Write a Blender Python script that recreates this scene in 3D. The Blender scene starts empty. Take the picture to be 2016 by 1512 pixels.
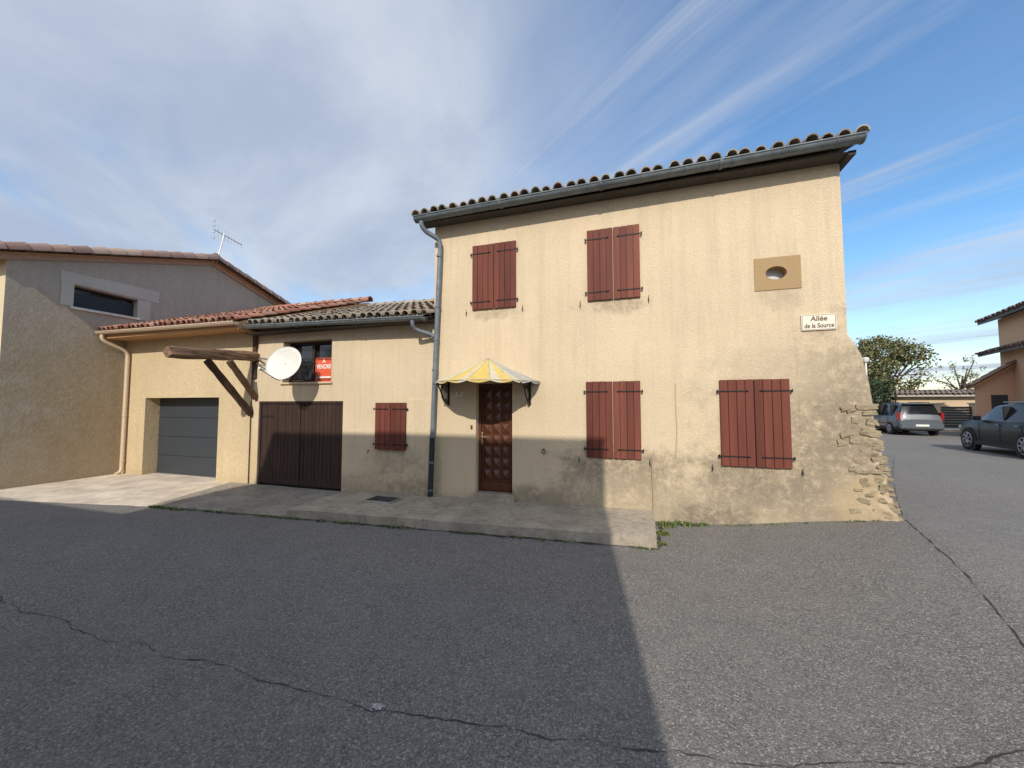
import bpy, bmesh, math, random
from mathutils import Vector, Matrix, noise
random.seed(7)
sc=bpy.context.scene
sc.view_settings.view_transform='Standard'; sc.view_settings.look='None'; sc.view_settings.exposure=0
V=Vector
def lerp(a,b,t): return a+(b-a)*t
# ---------------------------------------------------------------- helpers
def link(o,parent=None):
    sc.collection.objects.link(o)
    if parent: o.parent=parent
    return o
def empty(name,loc=(0,0,0),rot=0):
    o=bpy.data.objects.new(name,None); o.location=loc; o.rotation_euler=(0,0,rot); return link(o)
def mesh(name,vs,fs,mats,parent=None,smooth=False,mi=None,tint=None,auto=None):
    me=bpy.data.meshes.new(name); me.from_pydata([tuple(v) for v in vs],[],fs)
    if not isinstance(mats,(list,tuple)): mats=[mats]
    for m in mats: me.materials.append(m)
    if mi: me.polygons.foreach_set('material_index',mi)
    if smooth: me.polygons.foreach_set('use_smooth',[True]*len(fs))
    if tint:
        ca=me.color_attributes.new('tint','FLOAT_COLOR','CORNER'); arr=[]
        for i,f in enumerate(fs):
            for _ in f: arr.extend((*tint[i],1.0))
        ca.data.foreach_set('color',arr)
    me.update(); o=bpy.data.objects.new(name,me)
    if smooth and auto:
        me.set_sharp_from_angle(angle=math.radians(auto))
    return link(o,parent)
def box(name,x0,x1,y0,y1,z0,z1,mat,parent=None,bev=0):
    vs=[(x0,y0,z0),(x1,y0,z0),(x1,y1,z0),(x0,y1,z0),(x0,y0,z1),(x1,y0,z1),(x1,y1,z1),(x0,y1,z1)]
    fs=[(0,3,2,1),(4,5,6,7),(0,1,5,4),(1,2,6,5),(2,3,7,6),(3,0,4,7)]
    o=mesh(name,vs,fs,mat,parent)
    if bev:
        m=o.modifiers.new('b','BEVEL'); m.width=bev; m.segments=2
    return o
def tube_geo(pts,r,n=8,cap=True):
    pts=[V(p) for p in pts]; vs=[];fs=[]
    rs=r if isinstance(r,(list,tuple)) else [r]*len(pts)
    up=None
    for i,p in enumerate(pts):
        d=(pts[min(i+1,len(pts)-1)]-pts[max(i-1,0)]).normalized()
        if up is None:
            up=V((0,0,1)) if abs(d.z)<.9 else V((0,1,0))
        s=d.cross(up)
        if s.length<1e-4: s=d.cross(V((1,0,0)))
        s.normalize(); up=s.cross(d).normalized()
        for k in range(n):
            a=2*math.pi*k/n; vs.append(p+(s*math.cos(a)+up*math.sin(a))*rs[i])
    for i in range(len(pts)-1):
        for k in range(n):
            a=i*n+k;b=i*n+(k+1)%n; fs.append((a,b,b+n,a+n))
    if cap:
        fs.append(tuple(range(n-1,-1,-1))); fs.append(tuple(range((len(pts)-1)*n,len(pts)*n)))
    return vs,fs
def tube(name,pts,r,mat,parent=None,n=10):
    vs,fs=tube_geo(pts,r,n); return mesh(name,vs,fs,mat,parent,True,auto=50)
def smoothpts(pts,k=6):
    pts=[V(p) for p in pts]; P=[pts[0]]+pts+[pts[-1]]; out=[]
    for i in range(1,len(P)-2):
        for j in range(k):
            t=j/k; a,b,c,d=P[i-1],P[i],P[i+1],P[i+2]
            out.append(.5*((2*b)+(c-a)*t+(2*a-5*b+4*c-d)*t*t+(3*b-a-3*c+d)*t**3))
    out.append(pts[-1]); return out
def merge(geos):
    vs=[];fs=[]
    for v,f in geos:
        o=len(vs); vs+=list(v); fs+=[tuple(i+o for i in q) for q in f]
    return vs,fs
def boxgeo(x0,x1,y0,y1,z0,z1):
    return ([(x0,y0,z0),(x1,y0,z0),(x1,y1,z0),(x0,y1,z0),(x0,y0,z1),(x1,y0,z1),(x1,y1,z1),(x0,y1,z1)],
    [(0,3,2,1),(4,5,6,7),(0,1,5,4),(1,2,6,5),(2,3,7,6),(3,0,4,7)])
# ---------------------------------------------------------------- materials
class NT:
    def __init__(s,name):
        s.m=bpy.data.materials.new(name); s.m.use_nodes=True; s.t=s.m.node_tree; s.b=s.t.nodes['Principled BSDF']
        s.pos=s.n('ShaderNodeNewGeometry').outputs['Position']
    def n(s,k,**kw):
        o=s.t.nodes.new(k)
        for a,b in kw.items(): setattr(o,a,b)
        return o
    def L(s,a,b): s.t.links.new(a,b)
    def setin(s,node,i,v):
        if hasattr(v,'links') or hasattr(v,'is_linked'): s.L(v,node.inputs[i])
        else: node.inputs[i].default_value=v
    def math(s,op,a,b=0.0,clamp=False):
        o=s.n('ShaderNodeMath',operation=op,use_clamp=clamp); s.setin(o,0,a); s.setin(o,1,b); return o.outputs[0]
    def scalev(s,v,sc_):
        o=s.n('ShaderNodeVectorMath',operation='MULTIPLY'); s.L(v,o.inputs[0]); o.inputs[1].default_value=sc_; return o.outputs[0]
    def noise(s,scale,detail=4,rough=.55,vec=None,dist=0):
        o=s.n('ShaderNodeTexNoise'); o.inputs['Scale'].default_value=scale; o.inputs['Detail'].default_value=detail
        o.inputs['Roughness'].default_value=rough; o.inputs['Distortion'].default_value=dist
        s.L(vec or s.pos,o.inputs['Vector']); return o.outputs['Fac']
    def voro(s,scale,vec=None,out='Distance'):
        o=s.n('ShaderNodeTexVoronoi'); o.inputs['Scale'].default_value=scale; s.L(vec or s.pos,o.inputs['Vector']); return o.outputs[out]
    def mr(s,v,a,b,c=0.,d=1.,smooth=False):
        o=s.n('ShaderNodeMapRange'); 
        if smooth: o.interpolation_type='SMOOTHSTEP'
        s.L(v,o.inputs[0])
        for i,x in enumerate((a,b,c,d)): o.inputs[i+1].default_value=x
        return o.outputs[0]
    def mix(s,f,a,b,mode='MIX'):
        o=s.n('ShaderNodeMix',data_type='RGBA',blend_type=mode); s.setin(o,0,f)
        for i,x in ((6,a),(7,b)):
            if isinstance(x,tuple): o.inputs[i].default_value=(*x[:3],1)
            else: s.L(x,o.inputs[i])
        return o.outputs[2]
    def bump(s,h,st=.4,d=.01):
        o=s.n('ShaderNodeBump'); o.inputs['Strength'].default_value=st; o.inputs['Distance'].default_value=d
        s.L(h,o.inputs['Height']); s.L(o.outputs[0],s.b.inputs['Normal'])
    def col(s,c):
        if isinstance(c,tuple): s.b.inputs['Base Color'].default_value=(*c[:3],1)
        else: s.L(c,s.b.inputs['Base Color'])
    def rough(s,r): s.setin(s.b,'Roughness',r)
def ellmask(t,cx,cz,rx,rz,nz,amp=1.1,axis='x'):
    o=t.n('ShaderNodeVectorMath',operation='SUBTRACT'); t.L(t.pos,o.inputs[0])
    o.inputs[1].default_value=(cx,0,cz) if axis=='x' else (0,cx,cz)
    v=t.scalev(o.outputs[0],(1/rx,0,1/rz) if axis=='x' else (0,1/rx,1/rz))
    l=t.n('ShaderNodeVectorMath',operation='LENGTH'); t.L(v,l.inputs[0])
    d=t.math('ADD',l.outputs['Value'],t.math('MULTIPLY',t.math('SUBTRACT',nz,.5),amp*2))
    return t.mr(d,1.3,.45,0,1,True)
def stucco(name,base,var=.12,stains=(),bs=42,bst=.55,band=None,streak=.0,bd=.012):
    t=NT(name); n1=t.noise(.9,5,.6); n2=t.noise(7,6,.65)
    c=t.mix(t.mr(n1,.3,.7),tuple(x*(1-var) for x in base),tuple(min(1,x*(1+var)) for x in base))
    c=t.mix(t.mr(n2,.3,.75,0,.35),c,tuple(x*(1-2*var) for x in base))
    if streak:
        sv=t.noise(3,6,.65,t.scalev(t.pos,(2.6,2.6,.16))); c=t.mix(t.mr(sv,.46,.72,0,streak),c,tuple(x*y for x,y in zip(base,(.55,.56,.58))))
    if band:
        zs=t.n('ShaderNodeSeparateXYZ'); t.L(t.pos,zs.inputs[0])
        for z0,z1,colr,st in band:
            zz=t.math('ADD',zs.outputs['Z'],t.math('MULTIPLY',t.math('SUBTRACT',n2,.5),.5*abs(z1-z0)+.1))
            c=t.mix(t.mr(zz,z0,z1,0,st,True),c,colr)
    if stains:
        nn=t.noise(2.6,8,.72); fine=t.mr(t.noise(9,9,.8),.37,.56,.22,1)
    for cx,cz,rx,rz,colr,st,*ax in stains:
        m=ellmask(t,cx,cz,rx,rz,nn,1.3,ax[0] if ax else 'x')
        m=t.math('MULTIPLY',t.math('MULTIPLY',m,fine),st)
        c=t.mix(m,c,colr)
    g=t.noise(bs,5,.6); g2=t.voro(bs*1.6)
    c=t.mix(t.mr(g,.3,.6,.34,0),c,tuple(x*.5 for x in base))
    c=t.mix(t.mr(g2,.05,.5,0,.12),c,tuple(min(1,x*1.25) for x in base))
    t.col(c); t.rough(.95); t.b.inputs['Specular IOR Level'].default_value=.2
    t.bump(t.math('ADD',t.math('ADD',g,t.math('MULTIPLY',g2,.4)),t.math('MULTIPLY',n2,.8)),bst,bd)
    return t.m
def simple(name,c,rough=.6,metal=0,nv=.15,ns=8,bump=.0,stretch=(1,1,1),bs=60):
    t=NT(name); n=t.noise(ns,5,.6,t.scalev(t.pos,stretch))
    t.col(t.mix(t.mr(n,.3,.7),tuple(x*(1-nv) for x in c),tuple(min(1,x*(1+nv)) for x in c))); t.rough(rough); t.b.inputs['Metallic'].default_value=metal
    if rough>=.55: t.b.inputs['Specular IOR Level'].default_value=.25
    if bump: t.bump(t.noise(bs,4,.6,t.scalev(t.pos,stretch)),bump,.004)
    return t.m
def tilemat(name,moss=0.,dark=(.05,.045,.035)):
    t=NT(name); a=t.n('ShaderNodeAttribute',attribute_name='tint')
    n=t.noise(14,6,.7); c=t.mix(t.mr(n,.35,.7,.15,.0),a.outputs['Color'],(.02,.02,.02))
    c=t.mix(t.mr(n,.45,.64,0,moss),c,dark)
    c=t.mix(t.mr(t.noise(34,5,.65),.50,.64,0,min(1,moss*1.4)),c,(.50,.48,.41))
    t.col(c); t.rough(.92); t.b.inputs['Specular IOR Level'].default_value=.2; t.bump(t.noise(60,4,.6),.4,.006); return t.m
gr=(.18,.145,.105); dk=(.11,.095,.07)
M_main=stucco('stucco_main',(.655,.522,.35),.08,[
 (2.45,.9,1.5,1.7,(.35,.28,.185),1.),(2.95,2.0,.6,1.1,(.27,.22,.155),1.),(1.0,.35,1.5,.75,(.36,.295,.20),.95),(2.85,.9,.75,1.35,gr,.9),(2.4,.35,1.2,.55,(.27,.22,.15),.8),
 (1.75,.66,.95,.38,gr,1.),(-.35,.76,.95,.38,gr,1.),(-1.9,.13,.75,.24,dk,1.),(-.4,.2,1.9,.5,(.30,.245,.17),.9),
 (-3.9,.35,.16,.6,gr,.5),(3.1,.45,.4,.5,(.50,.37,.20),.6),(1.1,.0,.6,.35,dk,.9),(2.15,3.6,.35,.2,gr,.35),(-2.65,3.70,.5,.12,gr,.55),(-.35,3.68,.55,.15,gr,.65),(1.95,2.45,.9,.5,(.48,.39,.27),.7)],
 bs=34,band=[(2.42,2.27,(.595,.475,.315),.6),(.35,-.05,(.36,.29,.20),.6),(5.1,5.7,(.46,.375,.26),.5)],streak=.34)
M_annex=stucco('stucco_annex',(.63,.505,.34),.075,[(-8.95,.6,.3,.8,(.5,.36,.15),.6),(-4.9,.7,.7,.3,gr,.6),(-4.3,.2,.7,.25,gr,.8),(-7.4,3.2,.9,.5,(.45,.36,.25),.4),(-5.6,.15,1,.3,gr,.5)],
 bs=34,band=[(.4,-.1,(.38,.30,.2),.6)],streak=.3)
M_garw=stucco('stucco_garage',(.58,.455,.275),.08,[],bs=22,bst=.8,band=[(.3,-.1,(.4,.3,.18),.5)],streak=.2)
M_neigh=stucco('stucco_neighbour',(.42,.365,.295),.08,[(6.2,2.4,1.8,1.6,(.31,.235,.125),.85,'y'),(6.8,.9,1.6,1.2,(.33,.245,.13),.8,'y'),(9,5.4,3,1,(.38,.35,.31),.5,'y'),(5.5,4.0,1.2,.8,(.34,.275,.19),.6,'y')],
 bs=16,bst=.45,band=[(.5,-.2,(.24,.20,.14),.7),(1.9,.6,(.38,.295,.175),.6)],streak=.3,bd=.012)
M_frame=stucco('stone_frame',(.50,.46,.39),.06,bs=30,bst=.3)
M_ochre=stucco('ochre_render',(.40,.27,.14),.05,bs=60,bst=.3)
M_pink=stucco('stucco_pink',(.64,.41,.27),.04,bs=40,bst=.2)
M_beigefar=stucco('stucco_far',(.6,.45,.29),.05,bs=40,bst=.2)
M_stone=stucco('rubble_stone',(.34,.27,.175),.35,bs=14,bst=1.0,bd=.02)
M_shut=[simple('shutter_paint_%d'%i,c,.66,0,.22,5,.3,(1.5,1.5,.12),50) for i,c in enumerate([(.150,.043,.027),(.118,.034,.022),(.185,.058,.037),(.136,.040,.027)])]
M_bigdoor=simple('brown_door_wood',(.044,.024,.018),.75,0,.4,6,.4,(4,4,.15),60)
M_door=simple('varnished_door',(.095,.030,.013),.38,0,.3,8,.1,(3,3,.3))
M_iron=simple('wrought_iron',(.022,.020,.020),.55,.3)
M_zinc=simple('zinc_gutter',(.145,.170,.180),.5,.1,.3,5)
M_zincpipe=simple('zinc_pipe',(.155,.18,.20),.55,.1,.25,6)
M_cast=simple('cast_iron_pipe',(.035,.038,.045),.6,.2)
M_beigeal=simple('beige_gutter',(.60,.47,.34),.45,0,.05)
M_oak=simple('old_oak',(.21,.125,.077),.85,0,.7,4,1.0,(5,.7,5),24)
M_oakd=simple('dark_oak',(.075,.040,.026),.8,0,.4,8,.8,(1,1,1),30)
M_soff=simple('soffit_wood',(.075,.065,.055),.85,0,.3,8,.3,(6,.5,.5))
M_soff2=simple('soffit_pine',(.44,.25,.12),.6,0,.15,8,.1,(6,.5,.5))
M_gray=simple('garage_panel',(.036,.043,.050),.5,0,.05)
M_gap=simple('panel_joint',(.012,.014,.016),.6)
M_dark=simple('dark_interior',(.012,.012,.013),.4)
M_glassd=simple('window_glass',(.02,.022,.025),.08)
M_white=simple('white_enamel',(.78,.74,.66),.4,0,.04)
M_dish=simple('dish_paint',(.64,.615,.54),.5,0,.05)
M_sign=simple('sign_enamel',(.74,.67,.54),.4,0,.04)
M_signtx=simple('sign_letters',(.13,.07,.035),.5)
M_red=simple('orange_poster',(.70,.11,.045),.5,0,.05)
M_steel=simple('galvanised_steel',(.5,.5,.5),.35,.8)
M_tile_old=tilemat('canal_tile_old',.5,(.13,.115,.09)); M_tile_new=tilemat('canal_tile_new',.15,(.2,.09,.05)); M_tile_n=tilemat('canal_tile_brown',.2,(.1,.06,.05))
def concrete(name,c,pale=.2,dirt=.5):
    t=NT(name); n=t.noise(1.8,6,.65); f=t.noise(70,4,.6); p=t.noise(9,6,.7)
    col=t.mix(t.mr(n,.35,.65),tuple(x*.72 for x in c),tuple(x*1.12 for x in c))
    col=t.mix(t.mr(p,.48,.66,0,dirt),col,tuple(x*.42 for x in c)); col=t.mix(t.mr(f,.55,.7,0,.4),col,tuple(x*.5 for x in c)); col=t.mix(t.mr(f,.25,.4,.35,0),col,tuple(x*1.4 for x in c))
    t.col(col); t.rough(.95); t.b.inputs['Specular IOR Level'].default_value=.2; t.bump(t.math('ADD',f,t.math('MULTIPLY',p,1.5)),.6,.008); return t.m
M_slab=concrete('slab_concrete',(.40,.34,.26),dirt=.55); M_apron=concrete('apron_concrete',(.66,.56,.44),dirt=.15); M_walk=concrete('old_concrete',(.33,.285,.225),dirt=.7)
def asphalt():
    t=NT('asphalt'); big=t.noise(.35,5,.6); mid=t.noise(2.4,7,.7); v=t.n('ShaderNodeTexVoronoi'); v.inputs['Scale'].default_value=95; t.L(t.pos,v.inputs['Vector'])
    sp=t.n('ShaderNodeSeparateColor'); t.L(v.outputs['Color'],sp.inputs[0])
    fn=t.noise(150,2,.5)
    c=t.mix(t.mr(sp.outputs[0],0,1),(.105,.098,.090),(.285,.262,.232))
    c=t.mix(t.mr(sp.outputs[1],.86,.95,0,.55),c,(.58,.53,.46))
    c=t.mix(t.mr(fn,.32,.58,.40,0),c,(.045,.042,.040))
    c=t.mix(t.mr(big,.35,.65,0,.3),c,(.125,.117,.109)); c=t.mix(t.mr(mid,.42,.75,0,.35),c,(.26,.24,.21))
    zx=t.n('ShaderNodeSeparateXYZ'); t.L(t.pos,zx.inputs[0])
    lane=t.mr(t.math('SUBTRACT',zx.outputs['X'],t.math('MULTIPLY',zx.outputs['Y'],.24)),1.9,2.1,0,.12)
    c=t.mix(lane,c,(.34,.315,.28))
    t.col(c); t.rough(.93); t.b.inputs['Specular IOR Level'].default_value=.2; t.bump(t.math('ADD',t.math('MULTIPLY',v.outputs['Distance'],-1.2),fn),.5,.007); return t.m
M_asph=asphalt()
M_crack=simple('crack_filler',(.05,.047,.044),.95,0,.3,20)
M_moss=simple('moss_dirt',(.06,.062,.032),.95,0,.5,10,.8)
M_field=simple('dry_ground',(.14,.12,.06),.95,0,.4,1)
def leafmat(name):
    t=NT(name); a=t.n('ShaderNodeAttribute',attribute_name='tint'); t.col(a.outputs['Color']); t.rough(.7)
    return t.m
M_leaf=leafmat('foliage'); M_bark=simple('bark',(.09,.07,.05),.9,0,.3,10,.8)
# ---------------------------------------------------------------- roofs
def tiles(name,eL,eR,rL,rR,mat,pal,parent,pitch=.21,rowlen=.36,r=.088,jit=.008):
    eL,eR,rL,rR=map(V,(eL,eR,rL,rR)); rnd=random.Random(name)
    nc=max(1,round((eR-eL).length/pitch)); nr=max(1,round((rL-eL).length/rowlen))
    vs=[];fs=[];ti=[]
    def P(u,v): return (eL.lerp(eR,u)).lerp(rL.lerp(rR,u),v)
    A=(eR-eL).normalized(); S=(rL-eL).normalized(); N=A.cross(S).normalized()
    if N.z<0: N=-N
    K=6
    def arc(c0,c1,r0,r1,inv,tint,thick):
        b=len(vs); rings=[(c0,r0),(c1,r1)]
        for c,rr in rings:
            for k in range(K+1):
                a=math.pi*k/K; s_=math.sin(a)*(-.7 if inv else 1)
                vs.append(c+A*(-math.cos(a)*rr)+N*(s_*rr))
        for k in range(K): fs.append((b+k,b+k+1,b+K+2+k,b+K+1+k)); ti.append(tint)
        if thick:
            b2=len(vs)
            for c,rr in rings:
                for k in range(K+1):
                    a=math.pi*k/K; s_=math.sin(a)*(-.7 if inv else 1); q=rr-.018
                    vs.append(c+A*(-math.cos(a)*q)+N*(s_*q))
            for k in range(K):
                fs.append((b2+k,b2+k+1,b2+K+2+k,b2+K+1+k)); ti.append(tint)
                fs.append((b+k,b+k+1,b2+k+1,b2+k)); ti.append(tint)
    for c in range(nc+1):
        wob=rnd.uniform(-1,1)*jit
        for k in range(nr):
            t_=rnd.choice(pal); m=rnd.uniform(.75,1.2); tint=tuple(x*m for x in t_)
            v0=k/nr; v1=(k+1)/nr
            u=min(1,max(0,c/nc)); j=A*(wob+rnd.uniform(-jit,jit)); low=-S*(rnd.uniform(.02,.09) if k==0 else .05)
            arc(P(u,v0)+low+j+N*(.035+rnd.uniform(0,.016)),P(u,v1)+j+N*.012,r*rnd.uniform(.95,1.08),r*.82,False,tint,k==0)
            if c<nc:
                t_=rnd.choice(pal); m=rnd.uniform(.6,1.0)
                arc(P(u+.5/nc,v0)+low*.6+N*.03,P(u+.5/nc,v1)+N*.045,r*.95,r*.8,True,tuple(x*m for x in t_),k==0)
    return mesh(name,vs,fs,mat,parent,True,tint=ti,auto=40)
def ridge(name,p0,p1,mat,pal,parent,r=.11,ln=.38):
    p0,p1=V(p0),V(p1); rnd=random.Random(name); d=(p1-p0); n=max(1,round(d.length/ln)); A=d.normalized(); S=V((0,0,1)).cross(A).normalized(); N=A.cross(S).normalized()
    vs=[];fs=[];ti=[];K=8
    for i in range(n):
        a0=p0+d*(i/n)-A*.03; a1=p0+d*((i+1)/n)+A*.02; m=rnd.uniform(.75,1.15); t_=tuple(x*m for x in rnd.choice(pal)); b=len(vs)
        for c,rr,h in ((a0,r*.9,0),(a1,r*1.04,.012)):
            for k in range(K+1):
                a=math.pi*k/K*1.1-.05*math.pi; vs.append(c+S*(math.cos(a)*rr)+N*(math.sin(a)*rr+h))
        for k in range(K): fs.append((b+k,b+k+1,b+K+2+k,b+K+1+k)); ti.append(t_)
        b2=len(vs)
        for k in range(K+1):
            a=math.pi*k/K*1.1-.05*math.pi; vs.append(a1+S*(math.cos(a)*(r-.012))+N*(math.sin(a)*(r-.012)))
        for k in range(K): fs.append((b+K+1+k,b+K+2+k,b2+k+1,b2+k)); ti.append(t_)
    return mesh(name,vs,fs,mat,parent,True,tint=ti,auto=40)
def deck(name,eL,eR,rL,rR,mat,parent,th=.04,off=-.03):
    P=[V(eL),V(eR),V(rR),V(rL)]; up=V((0,0,1))
    vs=[p+up*off for p in P]+[p+up*(off-th) for p in P]
    return mesh(name,vs,[(0,1,2,3),(7,6,5,4),(0,4,5,1),(1,5,6,2),(2,6,7,3),(3,7,4,0)],mat,parent)
def wall(name,x0,x1,z0,z1,y,holes,mat,parent,th=.3,slope=0):
    xs=sorted({x0,x1,*[h[0] for h in holes],*[h[1] for h in holes]}); zs=sorted({z0,z1,*[h[2] for h in holes],*[h[3] for h in holes]})
    vs=[];fs=[]
    def q(a,b,c,d): 
        o=len(vs); vs.extend((a,b,c,d)); fs.append((o,o+1,o+2,o+3))
    def zt(x,z): return z+slope*(x-x0)/(x1-x0) if z==z1 else z
    for i in range(len(xs)-1):
        for j in range(len(zs)-1):
            cx=(xs[i]+xs[i+1])/2; cz=(zs[j]+zs[j+1])/2
            if any(h[0]<cx<h[1] and h[2]<cz<h[3] for h in holes): continue
            a,b,c,d=xs[i],xs[i+1],zs[j],zs[j+1]
            q((a,y,c),(b,y,c),(b,y,zt(b,d)),(a,y,zt(a,d)))
    for h in holes:
        a,b,c,d,e=h
        q((a,y,c),(a,y,d),(a,y+e,d),(a,y+e,c)); q((b,y,c),(b,y+e,c),(b,y+e,d),(b,y,d))
        q((a,y,d),(b,y,d),(b,y+e,d),(a,y+e,d)); q((a,y,c),(a,y+e,c),(b,y+e,c),(b,y,c))
    o=mesh(name,vs,fs,mat,parent)
    bm=bmesh.new(); bm.from_mesh(o.data); bmesh.ops.remove_doubles(bm,verts=bm.verts,dist=.0005); bm.to_mesh(o.data); bm.free(); return o
def gutter(name,p0,p1,r,mat,parent,joints=1.9,brk=.62,flat=.85):
    p0,p1=V(p0),V(p1); d=(p1-p0); A=d.normalized(); S=V((0,-1,0)); K=10
    vs=[];fs=[]
    for p in (p0,p1):
        for rr in (r,r-.008):
            for k in range(K+1):
                a=math.pi*k/K; vs.append(p+S*(math.cos(a)*rr)+V((0,0,-1))*(math.sin(a)*rr*flat))
    m=K+1
    for k in range(K):
        fs.append((k,k+1,2*m+k+1,2*m+k)); fs.append((m+k+1,m+k,3*m+k,3*m+k+1))
        fs.append((k,m+k,m+k+1,k+1)); fs.append((2*m+k,2*m+k+1,3*m+k+1,3*m+k))
    fs.append(tuple(range(0,K+1))); fs.append(tuple(range(2*m+K,2*m-1,-1)))
    geos=[(vs,fs)]
    geos.append(tube_geo([p0+S*r,p1+S*r],.014,8)); geos.append(tube_geo([p0+S*-r,p1+S*-r],.006,6))
    def ring(p,w,e):
        v=[];f=[]
        for q in (p-A*w,p+A*w):
            for rr in (r+e,r-.002):
                for k in range(K+1):
                    a=math.pi*k/K; v.append(q+S*(math.cos(a)*rr)+V((0,0,-1))*(math.sin(a)*rr*flat+(e if rr>r else 0)))
        for k in range(K):
            f.append((k,k+1,2*m+k+1,2*m+k)); f.append((k,m+k,m+k+1,k+1)); f.append((2*m+k,2*m+k+1,3*m+k+1,3*m+k))
        return v,f
    n=int(d.length/joints)
    for i in range(1,n+1): geos.append(ring(p0+d*(i/(n+1)),.02,.008))
    geos.append(ring(p0+A*.012,.012,.006)); geos.append(ring(p1-A*.012,.012,.006))
    n=int(d.length/brk)
    for i in range(n): geos.append(ring(p0+d*((i+.5)/n),.010,.004))
    v,f=merge(geos); return mesh(name,v,f,mat,parent,True,auto=50)
# ---------------------------------------------------------------- ground
def gz(x):
    if x<=.8: return -.05
    if x>=3.6: return .27
    t=(x-.8)/2.8; return -.05+.32*(t*t*(3-2*t)*.5+t*.5)
def sheet(name,xs,ys,dz,mat,parent=None):
    vs=[(x,y,gz(x)+dz) for y in ys for x in xs]; nx=len(xs)
    fs=[(j*nx+i,j*nx+i+1,(j+1)*nx+i+1,(j+1)*nx+i) for j in range(len(ys)-1) for i in range(nx-1)]
    return mesh(name,vs,fs,mat,parent,True)
gx=[-900,-60,-20,-6]+[.4+.2*i for i in range(18)]+[6,20,60,900]
sheet('ground',gx,[-900,-60,0,60,900],-.012,M_field)
rx=[-45,-20,-6,-2]+[.4+.2*i for i in range(18)]+[6,12,20,32]
sheet('road',rx,[-30,-5,0,3,5,7,12,20,30,42],0,M_asph)
def strip(name,pts,w,dz,mat,jag=.02,step=.06):
    rnd=random.Random(name); vs=[];fs=[]; P=[]
    for (x0,y0),(x1,y1) in zip(pts,pts[1:]):
        n=max(2,int(math.hypot(x1-x0,y1-y0)/step))
        for i in range(n): P.append((lerp(x0,x1,i/n),lerp(y0,y1,i/n)))
    for i,(x,y) in enumerate(P):
        a=P[max(i-1,0)];b=P[min(i+1,len(P)-1)]; dx,dy=b[0]-a[0],b[1]-a[1]; l=math.hypot(dx,dy) or 1; nx,ny=-dy/l,dx/l
        o=(noise.noise(V((x*3,y*3,1)))*.06+noise.noise(V((x*14,y*14,5)))*.02)*jag/.02; ww=w*max(.12,.5+noise.noise(V((x*6,y*6,9)))*1.5+rnd.uniform(-.2,.2))
        for s_ in (-1,1):
            X=x+nx*(o+s_*ww/2);Y=y+ny*(o+s_*ww/2); vs.append((X,Y,gz(X)+dz))
    fs=[(2*i,2*i+1,2*i+3,2*i+2) for i in range(len(P)-1)]
    return mesh(name,vs,fs,mat)
strip('road_crack',[(-9,2.9),(-6.5,2.2),(-4.34,2.12),(-1.64,2.18),(.32,2.45),(1.6,2.75),(3.5,3.3)],.011,.004,M_crack,step=.03)
strip('road_crack.001',[(3.6,7.0),(3.1,5.2),(2.64,3.9),(2.3,2.6),(1.9,1)],.017,.004,M_crack,jag=.006,step=.03)
strip('road_crack.002',[(3.62,7.1),(5.2,10.5),(7.5,15),(9,22)],.014,.004,M_crack,jag=.008)
def blob(name,cx,cy,r,dz,mat,seed=0,n=26,amp=.35,sx=1,sy=1):
    vs=[(cx,cy,gz(cx)+dz)]
    for i in range(n):
        a=2*math.pi*i/n; rr=r*(1+amp*noise.noise(V((math.cos(a)*1.5+seed,math.sin(a)*1.5,seed))))+r*.25*random.uniform(-1,1)
        x=cx+math.cos(a)*rr*sx;y=cy+math.sin(a)*rr*sy; vs.append((x,y,gz(x)+dz))
    return mesh(name,vs,[(0,1+i,1+(i+1)%n) for i in range(n)],mat)
blob('road_paint_spot',-1.62,2.2,.035,.007,simple('faded_paint',(.42,.40,.37),.9,0,.5,30),3,sx=1.3,sy=.7)
def slabmesh(name,pts,z0,z1,mat,bev=.015,sub=True):
    n=40;m=10;vs=[];fs=[]
    FL,FR,BR,BL=[V(p) for p in pts]
    for j in range(m+1):
        for i in range(n+1):
            p=FL.lerp(FR,i/n).lerp(BL.lerp(BR,i/n),j/m)
            e=.018 if j==0 else (.01 if i in(0,n) else 0)
            nn=noise.noise(V((p.x*1.3,p.y*1.3,3)))*.012+(noise.noise(V((p.x*9,p.y*9,3)))*.008 if j==0 else 0)
            yy=p.y+((noise.noise(V((p.x*3,0,7)))*.025+noise.noise(V((p.x*11,0,2)))*.015) if j==0 else 0)
            vs.append((p.x,yy,p.z+nn-e))
    k=n+1
    for j in range(m):
        for i in range(n): fs.append((j*k+i,j*k+i+1,(j+1)*k+i+1,(j+1)*k+i))
    b=len(vs)
    ringi=[i for i in range(n+1)]+[j*k+n for j in range(1,m+1)]+[m*k+i for i in range(n-1,-1,-1)]+[j*k for j in range(m-1,0,-1)]
    for r_ in ringi:
        x,y,z=vs[r_]; vs.append((x,y-.012,z0))
    L=len(ringi)
    for q in range(L): fs.append((ringi[q],b+q,b+(q+1)%L,ringi[(q+1)%L]))
    return mesh(name,vs,fs,mat,None,True,auto=35)
slabmesh('entrance_slab',[(-5.83,5.27,.10),(.22,5.68,.115),(.24,6.995,.12),(-6.05,6.995,.045)],-.2,0,M_slab)
slabmesh('concrete_pavement',[(-8.95,5.02,-.02),(-5.84,5.25,-.02),(-6.06,6.99,.0),(-9.6,6.99,.0)],-.2,0,M_walk)
slabmesh('concrete_apron',[(-13.88,4.1,-.03),(-8.97,4.98,-.028),(-9.62,7.28,-.01),(-13.88,7.28,-.01)],-.2,0,M_apron)
g=empty('drain_grate')
box('frame',-4.95,-4.35,6.12,6.52,.080,.106,M_steel,g,.004)
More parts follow.
